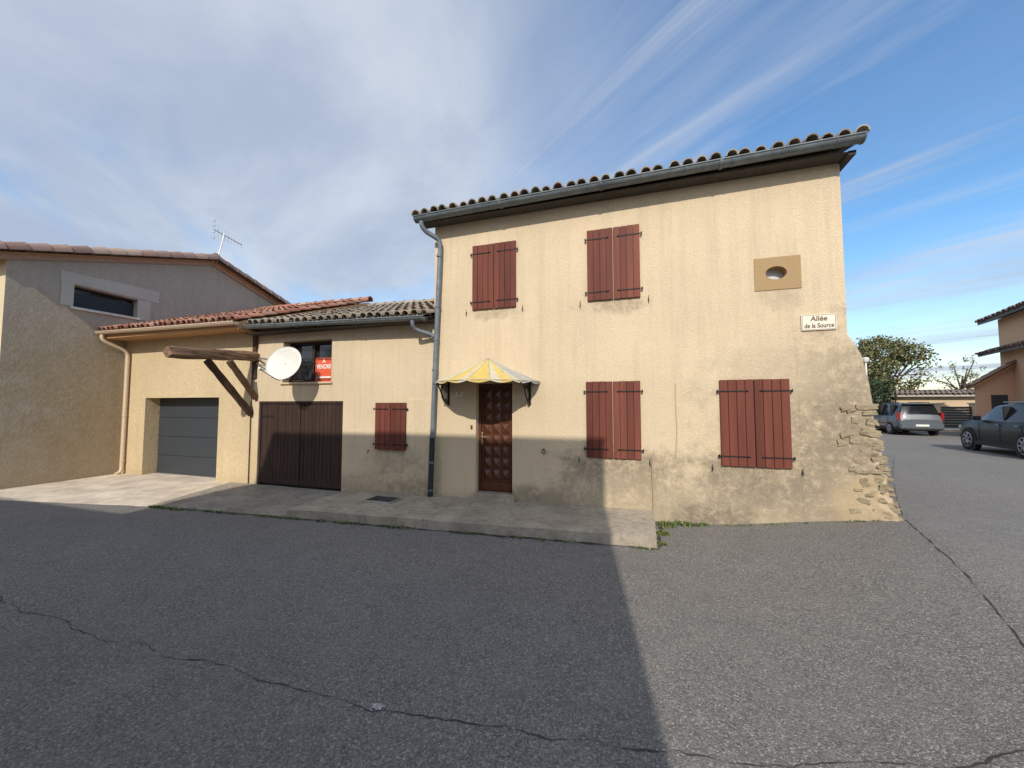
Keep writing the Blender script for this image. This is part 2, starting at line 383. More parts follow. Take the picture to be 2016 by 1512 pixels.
v,f=merge([boxgeo(-4.9+.06*i,-4.87+.06*i,6.15,6.49,.104,.113) for i in range(9)]); mesh('bars',v,f,M_cast,g)
strip('moss',[(-8.9,4.97),(-5.9,5.2),(-3,5.42),(.25,5.66),(.3,6.4),(.35,6.93)],.09,.009,M_moss,jag=.01)
def weeds(name,spots):
    rnd=random.Random(name); vs=[];fs=[];ti=[]
    for cx,cy,rad,n,h in spots:
        for _ in range(n):
            a=rnd.uniform(0,6.28); q=rad*math.sqrt(rnd.random()); x=cx+math.cos(a)*q;y=cy+math.sin(a)*q*.6; z=gz(x)
            hh=h*rnd.uniform(.4,1.1); a=rnd.uniform(0,6.28); dx,dy=math.cos(a),math.sin(a); l=rnd.uniform(.2,1)*hh; w=rnd.uniform(.004,.012)
            b=len(vs); vs+= [(x-dy*w,y+dx*w,z),(x+dy*w,y-dx*w,z),(x+dx*l*.5+dy*w,y+dy*l*.5-dx*w,z+hh*.7),(x+dx*l*.5-dy*w,y+dy*l*.5+dx*w,z+hh*.7),(x+dx*l,y+dy*l,z+hh*.85)]
            fs+=[(b,b+1,b+2,b+3),(b+3,b+2,b+4)]; m=rnd.uniform(.6,1.3); c=(.10*m,.155*m,.035*m) if rnd.random()>.25 else (.24*m,.20*m,.09*m); ti+=[c,c]
    mesh(name,vs,fs,M_leaf,None,tint=ti)
sp=[(.42,6.75,.14,260,.09),(.34,6.3,.09,160,.07),(.3,5.85,.07,90,.05),(.7,6.9,.16,160,.07),(.95,6.93,.12,90,.05)]
for i in range(34):
    x=random.uniform(-8.9,.1); y=5.0+(x+8.9)*.072-.03; sp.append((x,y,.1,random.randint(8,30),.035))
for i in range(10): sp.append((random.uniform(-8.9,-8.0),4.97,.1,30,.04))
for i in range(14): 
    sp.append((random.uniform(1,3.3),6.90,.06,8,.03))
weeds('weeds',sp)
# ---------------------------------------------------------------- main house
H=empty('village_house')
XL,XR=-3.97,3.02; YR=11.2; ZE=5.72
wall('front_wall',XL,XR,-.3,5.82,7.0,[(-3.02,-2.27,.14,2.32,.24),(1.92,2.35,3.82,4.16,.02)],M_main,H)
zr=5.82+.3*(YR-7)
mesh('side_walls',[(XR,7,-.3),(XR,15.4,-.3),(XR,15.4,5.82),(XR,YR,zr),(XR,7,5.82),(XL,7,-.3),(XL,15.4,-.3),(XL,15.4,5.82),(XL,YR,zr),(XL,7,5.82)],
     [(0,1,2,3,4),(9,8,7,6,5),(1,6,7,2)],M_main,H)
pal_old=[(.40,.33,.25),(.34,.29,.23),(.42,.35,.27),(.28,.24,.19),(.46,.41,.33),(.38,.26,.18)]
eL=(-4.2,6.64,ZE-.01);eR=(3.14,6.64,ZE+.05);rL=(-4.2,YR,zr+.06);rR=(3.14,YR,zr+.08)
tiles('roof_tiles',eL,eR,rL,rR,M_tile_old,pal_old,H,jit=.016,r=.092)
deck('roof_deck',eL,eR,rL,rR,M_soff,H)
eL2=(-4.2,15.75,ZE);eR2=(3.14,15.75,ZE+.03)
tiles('roof_tiles_back',eR2,eL2,rR,rL,M_tile_old,pal_old,H,pitch=.25,rowlen=.6)
deck('roof_deck_back',eL2,eR2,rL,rR,M_soff,H)
ridge('ridge_tiles',(-4.25,YR,zr+.1),(3.2,YR,zr+.1),M_tile_old,pal_old,H)
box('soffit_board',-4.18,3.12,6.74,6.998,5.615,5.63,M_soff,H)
box('gable_overhang',3.025,3.12,6.74,15.5,5.58,5.64,M_soff,H)
gutter('gutter',(-4.22,6.65,5.685),(3.17,6.65,5.765),.100,M_zinc,H)
tube('downpipe',smoothpts([(-4.08,6.65,5.62),(-4.08,6.66,5.52),(-4.02,6.74,5.42),(-3.84,6.88,5.30),(-3.80,6.91,5.18),(-3.80,6.91,5.0)],5)+[V((-3.86,6.9,3.3)),V((-3.925,6.9,1.25))],.047,M_zincpipe,H,14)
tube('downpipe_foot',[(-3.925,6.9,1.27),(-3.96,6.9,.08)],.054,M_cast,H,14)
v,f=merge([tube_geo([(x,6.9,z-.02),(x,6.9,z+.02)],.058,12) for x,z in ((-3.81,4.95),(-3.84,3.9),(-3.885,2.6),(-3.925,1.27),(-3.94,.75),(-3.955,.2),(-3.865,3.22))]+[boxgeo(x-.012,x+.012,6.92,7.0,z-.012,z+.012) for x,z in ((-3.81,4.95),(-3.84,3.9),(-3.885,2.6),(-3.925,1.27))]); mesh('pipe_collars',v,f,M_zinc,H,True,auto=40)
# flared masonry foot on the right corner
prof=[(-.25,3.60),(.28,3.52),(.9,3.41),(1.58,3.31),(2.2,3.26),(2.63,3.19),(2.85,3.10),(2.98,3.023)]
def px_(z):
    for (a,b),(c,d) in zip(prof,prof[1:]):
        if z<=c: return lerp(b,d,(z-a)/(c-a))
    return prof[-1][1]
vs=[];fs=[];nz=110;nx=48
for j in range(nz+1):
    z=-.25+3.23*j/nz; q=(1-j/nz); rough_=max(0,min(1,(1.9-z)/.5))
    xr=px_(z)+noise.noise(V((0,2,z*2.2)))*.02*q+(noise.noise(V((0,5,z*9)))*.05+noise.noise(V((0,7,z*25)))*.02-.02)*rough_
    for i in range(nx+1):
        t=i/nx; x=lerp(2.35,xr,t); y=6.996-.06*q**.7*min(1,t*1.6)+ (noise.noise(V((x*4,z*4,0)))*.018*min(1,t*3)*q)
        y+=max(0,t-.66)*3*rough_*(noise.noise(V((x*8,z*12,4)))*.07+noise.noise(V((x*22,z*22,4)))*.03)
        if j==nz: y=6.998
        if i==0: y=7.004
        if i==nx: y+=.035
        if i==nx-1: y+=.008
        vs.append((x,y,z))
k=nx+1
for j in range(nz):
    for i in range(nx): fs.append((j*k+i,j*k+i+1,(j+1)*k+i+1,(j+1)*k+i))
b=len(vs)
for j in range(nz+1): x,y,z=vs[j*k+nx]; vs.append((x,15.4,z))
for j in range(nz): fs.append((j*k+nx,b+j,b+j+1,(j+1)*k+nx))
mesh('battered_corner',vs,fs,M_main,H,True,auto=50)
def rock(c,r,seed,rot=0):
    bm=bmesh.new(); bmesh.ops.create_cube(bm,size=1.5); bmesh.ops.subdivide_edges(bm,edges=bm.edges,cuts=5,use_grid_fill=True)
    vs=[]; cr,sr=math.cos(rot),math.sin(rot)
    for v_ in bm.verts:
        p=v_.co.copy(); p=p.lerp(p.normalized()*.85,.15); p*=1+.32*noise.noise(p*1.5+V((seed,0,0)))+.16*noise.noise(p*4+V((seed,2,0)))
        X_,Y_,Z_=p.x*r[0],p.y*r[1],p.z*r[2]
        vs.append(V((X_*cr-Z_*sr,Y_,X_*sr+Z_*cr))+V(c))
    fs=[tuple(v_.index for v_ in f_.verts) for f_ in bm.faces]; bm.free(); return vs,fs
rk=[]; z=.28; i=0; rnd=random.Random(12)
while z<1.9:
    h=rnd.uniform(.05,.11); w=rnd.uniform(.07,.17)
    rk.append(rock((px_(z)-w*.60,6.995,z),(w,.068,h*.64),i*3.1,rnd.uniform(-.25,.15)))
    for kk in range(2):
        if rnd.random()<(.6,.35)[kk]: rk.append(rock((px_(z)-w*1.5-rnd.uniform(.05,.16)-.18*kk,6.982,z+rnd.uniform(-.05,.05)),(w*.65,.050,h*.55),i*5.3+1+kk,rnd.uniform(-.4,.4)))
    z+=h*rnd.uniform(1.2,1.6); i+=1
v,f=merge(rk); mesh('corner_stones',v,f,M_stone,H,True,auto=40)
def oval(cx,cz,rx,rz,x0,x1,z0,z1,y,par):
    n=40;vs=[];fs=[]
    ang=[2*math.pi*i/n for i in range(n)]
    def rect(a):
        dx,dz=math.cos(a),math.sin(a); hx,hz=(x1-x0)/2,(z1-z0)/2; t=min(hx/abs(dx) if abs(dx)>1e-6 else 9,hz/abs(dz) if abs(dz)>1e-6 else 9)
        return ((x0+x1)/2+dx*t,(z0+z1)/2+dz*t)
    hx,hz=(x1-x0)/2,(z1-z0)/2
    for q in (math.atan2(hz,hx),math.pi-math.atan2(hz,hx),math.pi+math.atan2(hz,hx),2*math.pi-math.atan2(hz,hx)): ang.append(q)
    ang.sort(); n=len(ang)
    for a in ang: X,Z=rect(a); vs.append((X,y,Z))
    for a in ang: vs.append((cx+math.cos(a)*rx,y-.001,cz+math.sin(a)*rz))
    for a in ang: vs.append((cx+math.cos(a)*rx,y+.2,cz+math.sin(a)*rz))
    for a in ang: X,Z=rect(a); vs.append((X,y+.03,Z))
    for i in range(n):
        j=(i+1)%n; fs+=[(i,j,n+j,n+i),(n+i,n+j,2*n+j,2*n+i),(i,3*n+i,3*n+j,j)]
    mesh('oval_surround',vs,fs,M_ochre,par)
    vs=[(cx,y+.16,cz)]+[(cx+math.cos(a)*rx*1.0,y+.16,cz+math.sin(a)*rz*1.0) for a in ang]
    mesh('oval_pane',vs,[(0,1+i,1+(i+1)%n) for i in range(n)],simple('frosted_pane',(.50,.52,.54),.3),par)
oval(2.13,3.99,.145,.105,1.83,2.465,3.72,4.245,6.988,H)
def shutter(par,name,x0,x1,z0,z1,leaf_planks=(4,4),tones=(0,1),y=7.0,hinge=True,stops=True):
    S=empty(name); S.parent=par
    xm=(x0+x1)/2
    for li,(a,b) in enumerate(((x0,xm-.004),(xm+.004,x1))):
        n=leaf_planks[li]; w=(b-a)/n
        for k in range(n):
            m=M_shut[(tones[li]+(1 if random.random()<.25 else 0))%4]
            o=box('plank_%d_%d'%(li,k),a+k*w+.0025,a+(k+1)*w-.0025,y-.042+random.uniform(-.0015,.0015),y-.012,z0+random.uniform(0,.004),z1-random.uniform(0,.004),m,S,.006)
        box('backing_%d'%li,a+.003,b-.003,y-.016,y-.002,z0+.004,z1-.004,M_dark,S)
    if hinge:
        h=z1-z0; L_=(xm-x0)*.78; gs=[]
        for zz in (z0+h*.115,z1-h*.135):
            for sgn,xe in ((1,x0),(-1,x1)):
                xa=xe-sgn*.03; xb=xe+sgn*L_
                a,b=min(xa,xb),max(xa,xb)
                gs.append(boxgeo(a,b,y-.050,y-.044,zz-.010,zz+.010))
                gs.append(tube_geo([(xb,y-.047,zz),(xb+sgn*.03,y-.047,zz)],[.017,.006],6))
                gs.append(tube_geo([(xa,y-.045,zz-.025),(xa,y-.045,zz+.025)],.010,8)); gs.append(boxgeo(xa-.01,xa+.01,y-.04,y+.01,zz-.012,zz+.012))
        v,f=merge(gs); mesh('strap_hinges',v,f,M_iron,S)
    if stops:
        gs=[]
        for xe,s_ in ((x0-.13,-1),(x1+.13,1)):
            zz=z0-.03
            gs.append(tube_geo(smoothpts([(xe,7.02,zz),(xe,6.97,zz),(xe,6.96,zz+.035),(xe+s_*.01,6.955,zz+.045)],3),.005,6))
            gs.append(tube_geo(smoothpts([(xe,6.97,zz),(xe,6.965,zz-.03),(xe+s_*.008,6.96,zz-.06)],3),[.009]*6+[.004],6))
        v,f=merge(gs); mesh('shutter_stops',v,f,M_cast,S,True)
    return S
shutter(H,'shutters_upper_a',-3.10,-2.185,3.785,5.09,tones=(0,0))
shutter(H,'shutters_upper_b',-.825,.09,3.775,5.08,tones=(3,2))
shutter(H,'shutters_ground_a',-.87,.06,.965,2.315,tones=(0,2))
shutter(H,'shutters_ground_b',1.275,2.245,.92,2.305,tones=(0,0),leaf_planks=(4,4))
D=empty('front_door'); D.parent=H
box('leaf',-3.02,-2.27,7.17,7.22,.2,2.32,M_door,D)
fr=[boxgeo(-3.02,-2.965,7.13,7.168,.2,2.32),boxgeo(-2.325,-2.27,7.13,7.168,.2,2.32),boxgeo(-2.964,-2.326,7.13,7.168,2.26,2.32)]
v,f=merge(fr); mesh('frame',v,f,M_door,D)
vs=[];fs=[]
rows=8; cols=3; X0,X1,Z0,Z1=-2.93,-2.36,.42,2.22
fr=[]
for r_ in range(rows):
    for c_ in range(cols):
        a=X0+(X1-X0)*c_/cols+.016;b=X0+(X1-X0)*(c_+1)/cols-.016; c0=Z0+(Z1-Z0)*r_/rows+.016;d=Z0+(Z1-Z0)*(r_+1)/rows-.016
        o=len(vs); y0=7.166;cx,cz=(a+b)/2,(c0+d)/2; e=.016
        vs+=[(a,y0,c0),(b,y0,c0),(b,y0,d),(a,y0,d),(a+e,y0-.008,c0+e),(b-e,y0-.008,c0+e),(b-e,y0-.008,d-e),(a+e,y0-.008,d-e),(cx,y0-.045,cz)]
        fs+=[(o,o+1,o+5,o+4),(o+1,o+2,o+6,o+5),(o+2,o+3,o+7,o+6),(o+3,o,o+4,o+7),(o+4,o+5,o+8),(o+5,o+6,o+8),(o+6,o+7,o+8),(o+7,o+4,o+8)]
for r_ in range(rows+1):
    z_=Z0+(Z1-Z0)*r_/rows; fr.append(boxgeo(X0-.02,X1+.02,7.15,7.168,z_-.013,z_+.013))
for c_ in range(cols+1):
    x_=X0+(X1-X0)*c_/cols; fr.append(boxgeo(x_-.012,x_+.012,7.152,7.168,Z0-.01,Z1+.01))
mesh('diamond_panels',vs,fs,M_door,D); v,f=merge(fr); mesh('panel_rails',v,f,M_door,D)
box('kick_board',-2.95,-2.34,7.145,7.168,.23,.38,M_door,D,.006)
brass=simple('brass',(.6,.5,.33),.3,.8)
box('handle_plate',-2.955,-2.925,7.120,7.132,1.12,1.36,brass,D,.004)
tube('handle',smoothpts([(-2.94,7.125,1.27),(-2.94,7.08,1.27),(-2.91,7.07,1.27),(-2.83,7.075,1.265)],4),.009,brass,D)
box('threshold',-3.06,-2.23,6.97,7.235,.06,.20,M_slab,H,.01)
box('door_step',-3.12,-2.2,6.86,6.969,.06,.14,M_slab,H,.012)
box('doorbell',-3.13,-3.09,6.985,7.0,1.42,1.50,simple('bell_brown',(.1,.05,.03),.4),H,.004)
tube('wall_cable',smoothpts([(.62,6.995,2.26),(.615,6.995,1.9),(.625,6.995,1.5),(.61,6.995,1.2),(.60,6.995,1.03)],4),.008,simple('painted_cable',(.48,.37,.23),.8),H,6)
tube('wall_conduit',smoothpts([(.23,6.985,.98),(.225,6.985,.7),(.235,6.985,.4),(.22,6.985,.0)],4),.012,simple('conduit',(.38,.29,.18),.8),H,6)
rg=empty('tethering_ring')
rp=[(-1.65+math.sin(2*math.pi*i/16)*.032,6.965,1.04+math.cos(2*math.pi*i/16)*.04) for i in range(17)]
tube('ring',rp,.007,M_iron,rg,8); tube('eye',[(-1.65,7.02,1.085),(-1.65,6.955,1.085)],.010,M_iron,rg,8)
def text(name,body,loc,size,mat,parent,rot=(math.pi/2,0,0),ext=.001,align='CENTER',sx=1,shear=0,off=0):
    cu=bpy.data.curves.new(name,'FONT'); cu.body=body; cu.size=size; cu.extrude=ext; cu.align_x=align; cu.align_y='CENTER'; cu.shear=shear; cu.offset=off
    cu.materials.append(mat); o=bpy.data.objects.new(name,cu); o.location=loc; o.rotation_euler=rot; o.scale=(sx,1,1); return link(o,parent)
SS=empty('street_name_sign')
box('plate',2.435,2.885,6.975,6.995,3.04,3.285,M_sign,SS,.004)
v,f=merge([boxgeo(2.447,2.873,6.972,6.976,3.050,3.054),boxgeo(2.447,2.873,6.972,6.976,3.271,3.275),boxgeo(2.447,2.451,6.972,6.976,3.055,3.270),boxgeo(2.869,2.873,6.972,6.976,3.055,3.270)]); mesh('border',v,f,M_signtx,SS)
text('line_1','Allée',(2.66,6.973,3.215),.105,M_signtx,SS,sx=1.0,shear=.1,off=.002)
text('line_2','de la Source',(2.66,6.973,3.108),.098,M_signtx,SS,sx=.78,shear=.1,off=.002)
NP=empty('house_number_plate')
box('plate',-3.46,-3.31,6.983,6.995,2.065,2.165,M_sign,NP,.003); text('digit','9',(-3.385,6.981,2.116),.095,M_signtx,NP)
# ---------------------------------------------------------------- awning
AW=empty('door_awning')
cx=-2.76; apex=V((cx,6.99,2.80)); nseg=8; rxA=1.04; ryA=1.0; ze=2.33
M_y=simple('awning_yellow',(.62,.45,.13),.6,0,.1); M_c=simple('awning_cream',(.58,.52,.37),.6,0,.1); M_g=simple('awning_grey',(.38,.37,.335),.55,0,.14)
vs=[];fs=[];mi=[]
def rim(a,s_=1.0,z_=0): return V((cx-math.cos(a)*rxA*s_,6.99-math.sin(a)*ryA*s_,ze+z_))
K=6;R_=6
colr_={0:(2,2),1:(2,1),2:(1,0),3:(0,1),4:(0,0),5:(1,0),6:(1,2),7:(2,2)}
for sgi in range(nseg):
    a0=math.pi*sgi/nseg;a1=math.pi*(sgi+1)/nseg
    b=len(vs)
    for r_ in range(R_+1):
        t=r_/R_
        for k in range(K+1):
            u=k/K; p=rim(a0).lerp(rim(a1),u)
            q=apex.lerp(p,max(t,.02)); q.z+= -.022*math.sin(math.pi*u)*t - .015*math.sin(math.pi*t)
            vs.append(q)
    for r_ in range(R_):
        for k in range(K):
            fs.append((b+r_*(K+1)+k,b+r_*(K+1)+k+1,b+(r_+1)*(K+1)+k+1,b+(r_+1)*(K+1)+k))
            mi.append(colr_[sgi][0 if k<3 else 1])
    b=len(vs)
    for r_ in range(2):
        for k in range(K+1):
            u=k/K; p=rim(a0).lerp(rim(a1),u); p.z+=-.022*math.sin(math.pi*u)
            if r_: p.z-=.014+.016*math.sin(math.pi*u); 
            vs.append(p)
    for k in range(K): fs.append((b+k,b+k+1,b+K+2+k,b+K+1+k)); mi.append(colr_[sgi][0 if k<3 else 1])
aw=mesh('canopy_panels',vs,fs,[M_y,M_c,M_g],AW,False,mi=mi)
md=aw.modifiers.new('s','SOLIDIFY'); md.thickness=.006
v,f=merge([tube_geo([apex.lerp(rim(math.pi*i/nseg),t)+V((0,0,.004-.015*math.sin(math.pi*t))) for t in [j/6 for j in range(7)]],.009,6) for i in range(nseg+1)]+[tube_geo([rim(math.pi*i/nseg) for i in range(nseg+1)],.009,6)]); mesh('ribs',v,f,simple('awning_ribs',(.45,.40,.28),.5),AW,True)
gs=[]
for xb in (-3.62,-1.92):
    def Pp(y,z,w=0): return (xb,7-y,z)
    gs.append(tube_geo([Pp(.01,2.33),Pp(.01,1.88)],.012,6)); gs.append(tube_geo([Pp(.0,2.30),Pp(.62,2.29)],.012,6))
    gs.append(tube_geo(smoothpts([Pp(.02,1.92),Pp(.10,1.94),Pp(.22,2.02),Pp(.32,2.14),Pp(.42,2.26),Pp(.5,2.29)],5),.014,8))
    def spiral(cy,cz,r0,turns,dirn,a0):
        return [Pp(cy+math.cos(a0+dirn*t*turns*2*math.pi)*r0*(1-t*.85),cz+math.sin(a0+dirn*t*turns*2*math.pi)*r0*(1-t*.85)) for t in [i/28 for i in range(29)]]
    gs.append(tube_geo(spiral(.10,2.20,.085,1.6,1,0),.009,6)); gs.append(tube_geo(spiral(.27,2.23,.06,1.5,-1,math.pi),.008,6)); gs.append(tube_geo(spiral(.10,1.99,.05,1.4,-1,math.pi/2),.007,6))
    gs.append(boxgeo(xb-.022,xb+.022,6.985,6.999,1.9,2.36))
v,f=merge(gs); mesh('scroll_brackets',v,f,M_iron,AW,True,auto=50)
# ---------------------------------------------------------------- annex
A_=empty('garage_annex')
wall('annex_wall',-9.05,XL-.002,-.3,3.78,7.03,[(-8.78,-6.26,-.05,1.985,.14),(-8.06,-6.61,2.43,3.41,.28)],M_annex,A_,slope=-.02)
box('annex_pilaster',-4.62,-3.975,6.995,7.029,-.3,2.0,M_annex,A_)
wall('garage_wall',-13.95,-9.0,-.3,3.78,6.985,[(-12.92,-10.08,-.06,2.09,.42)],M_garw,A_)
box('garage_door',-12.915,-10.085,7.33,7.38,-.03,2.09,M_gap,A_)
v,f=merge([boxgeo(-12.90,-10.1,7.322,7.329,-.02+i*.525,.495+i*.525) for i in range(4)]); o=mesh('garage_door_panels',v,f,M_gray,A_); m=o.modifiers.new('b','BEVEL');m.width=.003
box('garage_seal',-12.9,-10.1,7.30,7.321,-.03,-.0,M_steel,A_)
gs=[]
X0,X1=-8.77,-6.27; nP=22; w=(X1-X0-.02)/nP
for k in range(nP):
    a=X0+k*w+(.02 if k>=nP/2 else 0); gs.append(boxgeo(a+.003,a+w-.003,7.07+random.uniform(0,.004),7.11,.02+random.uniform(0,.02),1.93))
v,f=merge(gs); o=mesh('barn_doors',v,f,M_bigdoor,A_); m=o.modifiers.new('b','BEVEL');m.width=.004
box('barn_backing',X0,X1,7.105,7.16,-.05,1.985,M_dark,A_)
v,f=merge([boxgeo(X0,X1,7.045,7.10,1.93,1.983),boxgeo(X0,X1-.01,7.06,7.069,.03,.15),boxgeo(X0,X0+.05,7.05,7.10,-.02,1.93),boxgeo(-7.545,-7.50,7.05,7.069,.05,1.93)]); mesh('barn_frame',v,f,M_bigdoor,A_)
v,f=merge([tube_geo(smoothpts([(-7.43,7.06,1.0),(-7.43,7.02,1.0),(-7.43,7.02,.88),(-7.43,7.06,.88)],3),.007,6)]+[boxgeo(-8.77,-8.35,7.062,7.068,z,z+.04) for z in (.35,1.6)]); mesh('barn_ironwork',v,f,M_iron,A_)
S_=shutter(A_,'small_shutters',-5.35,-4.59,.95,1.945,leaf_planks=(3,3),tones=(0,1),y=6.998,stops=False)
box('shutter_reveal',-5.36,-4.625,6.998,7.029,.95,1.945,M_dark,A_)
v,f=merge([tube_geo(smoothpts([(x,7.04,.92),(x,6.97,.92),(x,6.96,.86)],3),.008,6) for x in (-5.52,)]); mesh('shutter_catch',v,f,M_iron,A_)
box('window_back',-8.06,-6.61,7.30,7.34,2.43,3.41,M_glassd,A_)
v,f=merge([boxgeo(-8.055,-8.0,7.22,7.299,2.44,3.40),boxgeo(-6.67,-6.615,7.22,7.299,2.44,3.40),boxgeo(-7.37,-7.30,7.22,7.299,2.44,3.40),boxgeo(-7.999,-7.371,7.23,7.299,3.34,3.40),boxgeo(-7.299,-6.671,7.23,7.299,3.34,3.40),boxgeo(-7.999,-7.371,7.23,7.299,2.44,2.5),boxgeo(-7.299,-6.671,7.23,7.299,2.44,2.5)]); mesh('window_frame',v,f,M_bigdoor,A_)
box('window_sill',-8.1,-6.57,6.985,7.03,2.385,2.428,M_annex,A_,.006)
gs=[]
for z_ in (2.50,2.98): gs.append(tube_geo([(-8.05,7.08,z_),(-6.62,7.08,z_)],.009,6))
def sp2(cx_,cz_,r0,turns,dr,a0): return [(cx_+math.cos(a0+dr*t*turns*6.283)*r0*(1-t*.85),7.08,cz_+math.sin(a0+dr*t*turns*6.283)*r0*(1-t*.85)) for t in [i/24 for i in range(25)]]
for i in range(3):
    x_=-7.87+i*.36
    gs.append(tube_geo(sp2(x_-.07,2.87,.09,1.4,1,0),.008,6)); gs.append(tube_geo(sp2(x_+.09,2.62,.09,1.4,1,math.pi),.008,6)); gs.append(tube_geo(smoothpts([(x_+.02,7.08,2.87),(x_+.02,7.08,2.75),(x_,7.08,2.62)],4),.008,6))
for x_ in (-8.02,-7.69,-7.33,-6.65): gs.append(tube_geo([(x_,7.08,2.5),(x_,7.08,2.98)],.008,6))
v,f=merge(gs); mesh('window_guard',v,f,M_iron,A_,True)
FS=empty('for_sale_sign')
box('panel',-7.16,-6.67,7.12,7.135,2.44,3.0,M_red,FS)
Mwt=simple('sign_white',(.8,.75,.68),.5)
text('line_1','A',(-6.91,7.117,2.92),.13,Mwt,FS,off=.003); text('line_2','VENDRE',(-6.915,7.117,2.785),.14,Mwt,FS,sx=.8,off=.003)
box('white_band',-7.12,-6.71,7.116,7.119,2.52,2.56,Mwt,FS)
pal_new=[(.42,.19,.12),(.38,.16,.10),(.46,.25,.17),(.34,.15,.10),(.48,.29,.21)]
pal_mix=[(.38,.30,.22),(.33,.28,.22),(.42,.30,.21),(.30,.25,.19)]
tiles('annex_roof_tiles',(-8.86,6.68,3.80),(-3.99,6.68,3.69),(-8.86,11,5.24),(-3.99,11,5.14),M_tile_old,pal_mix,A_,jit=.014)
deck('annex_roof_deck',(-8.95,6.68,3.79),(-3.98,6.68,3.68),(-8.95,11,5.23),(-3.98,11,5.13),M_soff,A_)
deck('annex_roof_back',(-8.95,14,4.2),(-3.98,14,4.2),(-8.95,11,5.23),(-3.98,11,5.13),M_soff,A_)
ridge('annex_ridge',(-8.86,11,5.30),(-3.99,11,5.20),M_tile_old,pal_mix,A_)
tiles('garage_roof_tiles',(-13.84,6.42,3.90),(-8.86,6.42,3.86),(-13.84,11,5.52),(-8.86,11,5.48),M_tile_new,pal_new,A_)
deck('garage_roof_deck',(-13.89,6.42,3.89),(-8.80,6.42,3.85),(-13.89,11,5.51),(-8.80,11,5.47),M_soff2,A_)
deck('garage_roof_back',(-13.89,14.5,4.3),(-8.80,14.5,4.3),(-13.89,11,5.51),(-8.80,11,5.47),M_soff2,A_)
ridge('garage_ridge',(-13.85,11,5.56),(-8.75,11,5.52),M_tile_new,pal_new,A_,r=.13)
mesh('garage_gable',[(-8.96,6.99,3.6),(-8.96,14,3.6),(-8.96,14,4.25),(-8.96,11,5.4),(-8.96,6.99,3.98)],[(0,1,2,3,4)],M_garw,A_)
mesh('annex_back_wall',[(-13.9,14,-.3),(-3.98,14,-.3),(-3.98,14,4.15),(-13.9,14,4.15)],[(0,1,2,3)],M_garw,A_)
box('garage_fascia',-13.88,-8.82,6.46,6.49,3.70,3.83,M_soff2,A_,.004)
box('garage_soffit',-13.88,-8.82,6.492,6.984,3.70,3.72,M_soff2,A_)
mesh('garage_verge_board',[(-8.80,6.44,3.66),(-8.80,11,5.30),(-8.80,11,5.44),(-8.80,6.44,3.82),(-8.775,6.44,3.66),(-8.775,11,5.30),(-8.775,11,5.44),(-8.775,6.44,3.82)],[(0,1,2,3),(7,6,5,4),(0,3,7,4),(0,4,5,1),(3,2,6,7)],M_soff2,A_)
gutter('garage_gutter',(-13.87,6.38,3.865),(-8.76,6.38,3.81),.075,M_beigeal,A_,joints=9,brk=9)
tube('garage_downpipe',smoothpts([(-13.72,6.38,3.79),(-13.72,6.39,3.68),(-13.70,6.5,3.58),(-13.64,6.82,3.42),(-13.63,6.9,3.3),(-13.63,6.91,3.15)],5)+[V((-13.64,6.91,.25))]+smoothpts([(-13.64,6.91,.15),(-13.64,6.88,.05),(-13.63,6.78,.0)],3),.045,M_beigeal,A_,12)
v,f=merge([tube_geo([(-13.635,6.91,z-.02),(-13.635,6.91,z+.02)],.054,12) for z in (3.1,1.6,.35)]); mesh('garage_pipe_collars',v,f,M_beigeal,A_,True,auto=40)
gutter('annex_gutter',(-8.86,6.64,3.76),(-3.995,6.64,3.65),.085,M_zinc,A_)
box('annex_soffit',-8.94,-3.985,6.72,7.028,3.60,3.62,M_soff,A_)
tube('annex_outlet_pipe',smoothpts([(-4.25,6.64,3.60),(-4.25,6.64,3.50),(-4.22,6.72,3.42),(-4.0,6.88,3.34),(-3.9,6.9,3.28)],5),.042,M_zincpipe,A_,12)
# hoist beam
HB=empty('hoist_beam')
vs=[];fs=[]
n=40
for i in range(n+1):
    t=i/n; y=lerp(5.15,7.1,t); cz=lerp(2.955,3.09,t)+noise.noise(V((0,y*1.3,2)))*.02; cxx=-8.93+noise.noise(V((4,y*1.1,0)))*.03
    for k in range(16):
        a=2*math.pi*k/16; rr=(.108+.03*noise.noise(V((math.cos(a)*1.5,y*2,math.sin(a)*1.5)))+.018*noise.noise(V((math.cos(a)*6,y*1.2,math.sin(a)*6))))*(1+.18*abs(math.sin(2*a)))
        if i==0: rr*=.9
        vs.append((cxx+math.cos(a)*rr*.95,y+(noise.noise(V((a*2,0,1)))*.08 if i==0 else 0),cz+math.sin(a)*rr))
for i in range(n):
    for k in range(16): fs.append((i*16+k,i*16+(k+1)%16,(i+1)*16+(k+1)%16,(i+1)*16+k))
fs.append(tuple(range(15,-1,-1))); mesh('beam',vs,fs,M_oak,HB,True,auto=40)
def timber(name,p0,p1,w,h,mat,par):
    p0,p1=V(p0),V(p1); A=(p1-p0).normalized(); X=V((1,0,0)); Z=X.cross(A).normalized(); n=10;vs=[];fs=[]
    for i in range(n+1):
        c=p0.lerp(p1,i/n)
        for sx,sz in((-1,-1),(1,-1),(1,1),(-1,1)):
            j=1+.16*noise.noise(V((sx*3,sz*3,i*.7)))
            vs.append(c+X*sx*w/2*j+Z*sz*h/2*j)
    for i in range(n):
        for k in range(4): fs.append((i*4+k,i*4+(k+1)%4,i*4+4+(k+1)%4,i*4+4+k))
    fs+= [(3,2,1,0),(n*4,n*4+1,n*4+2,n*4+3)]
    o=mesh(name,vs,fs,mat,par); m=o.modifiers.new('b','BEVEL');m.width=.008;m.limit_method='ANGLE'; return o
timber('long_strut',(-8.98,5.93,2.88),(-9.0,7.02,1.66),.12,.12,M_oakd,HB)
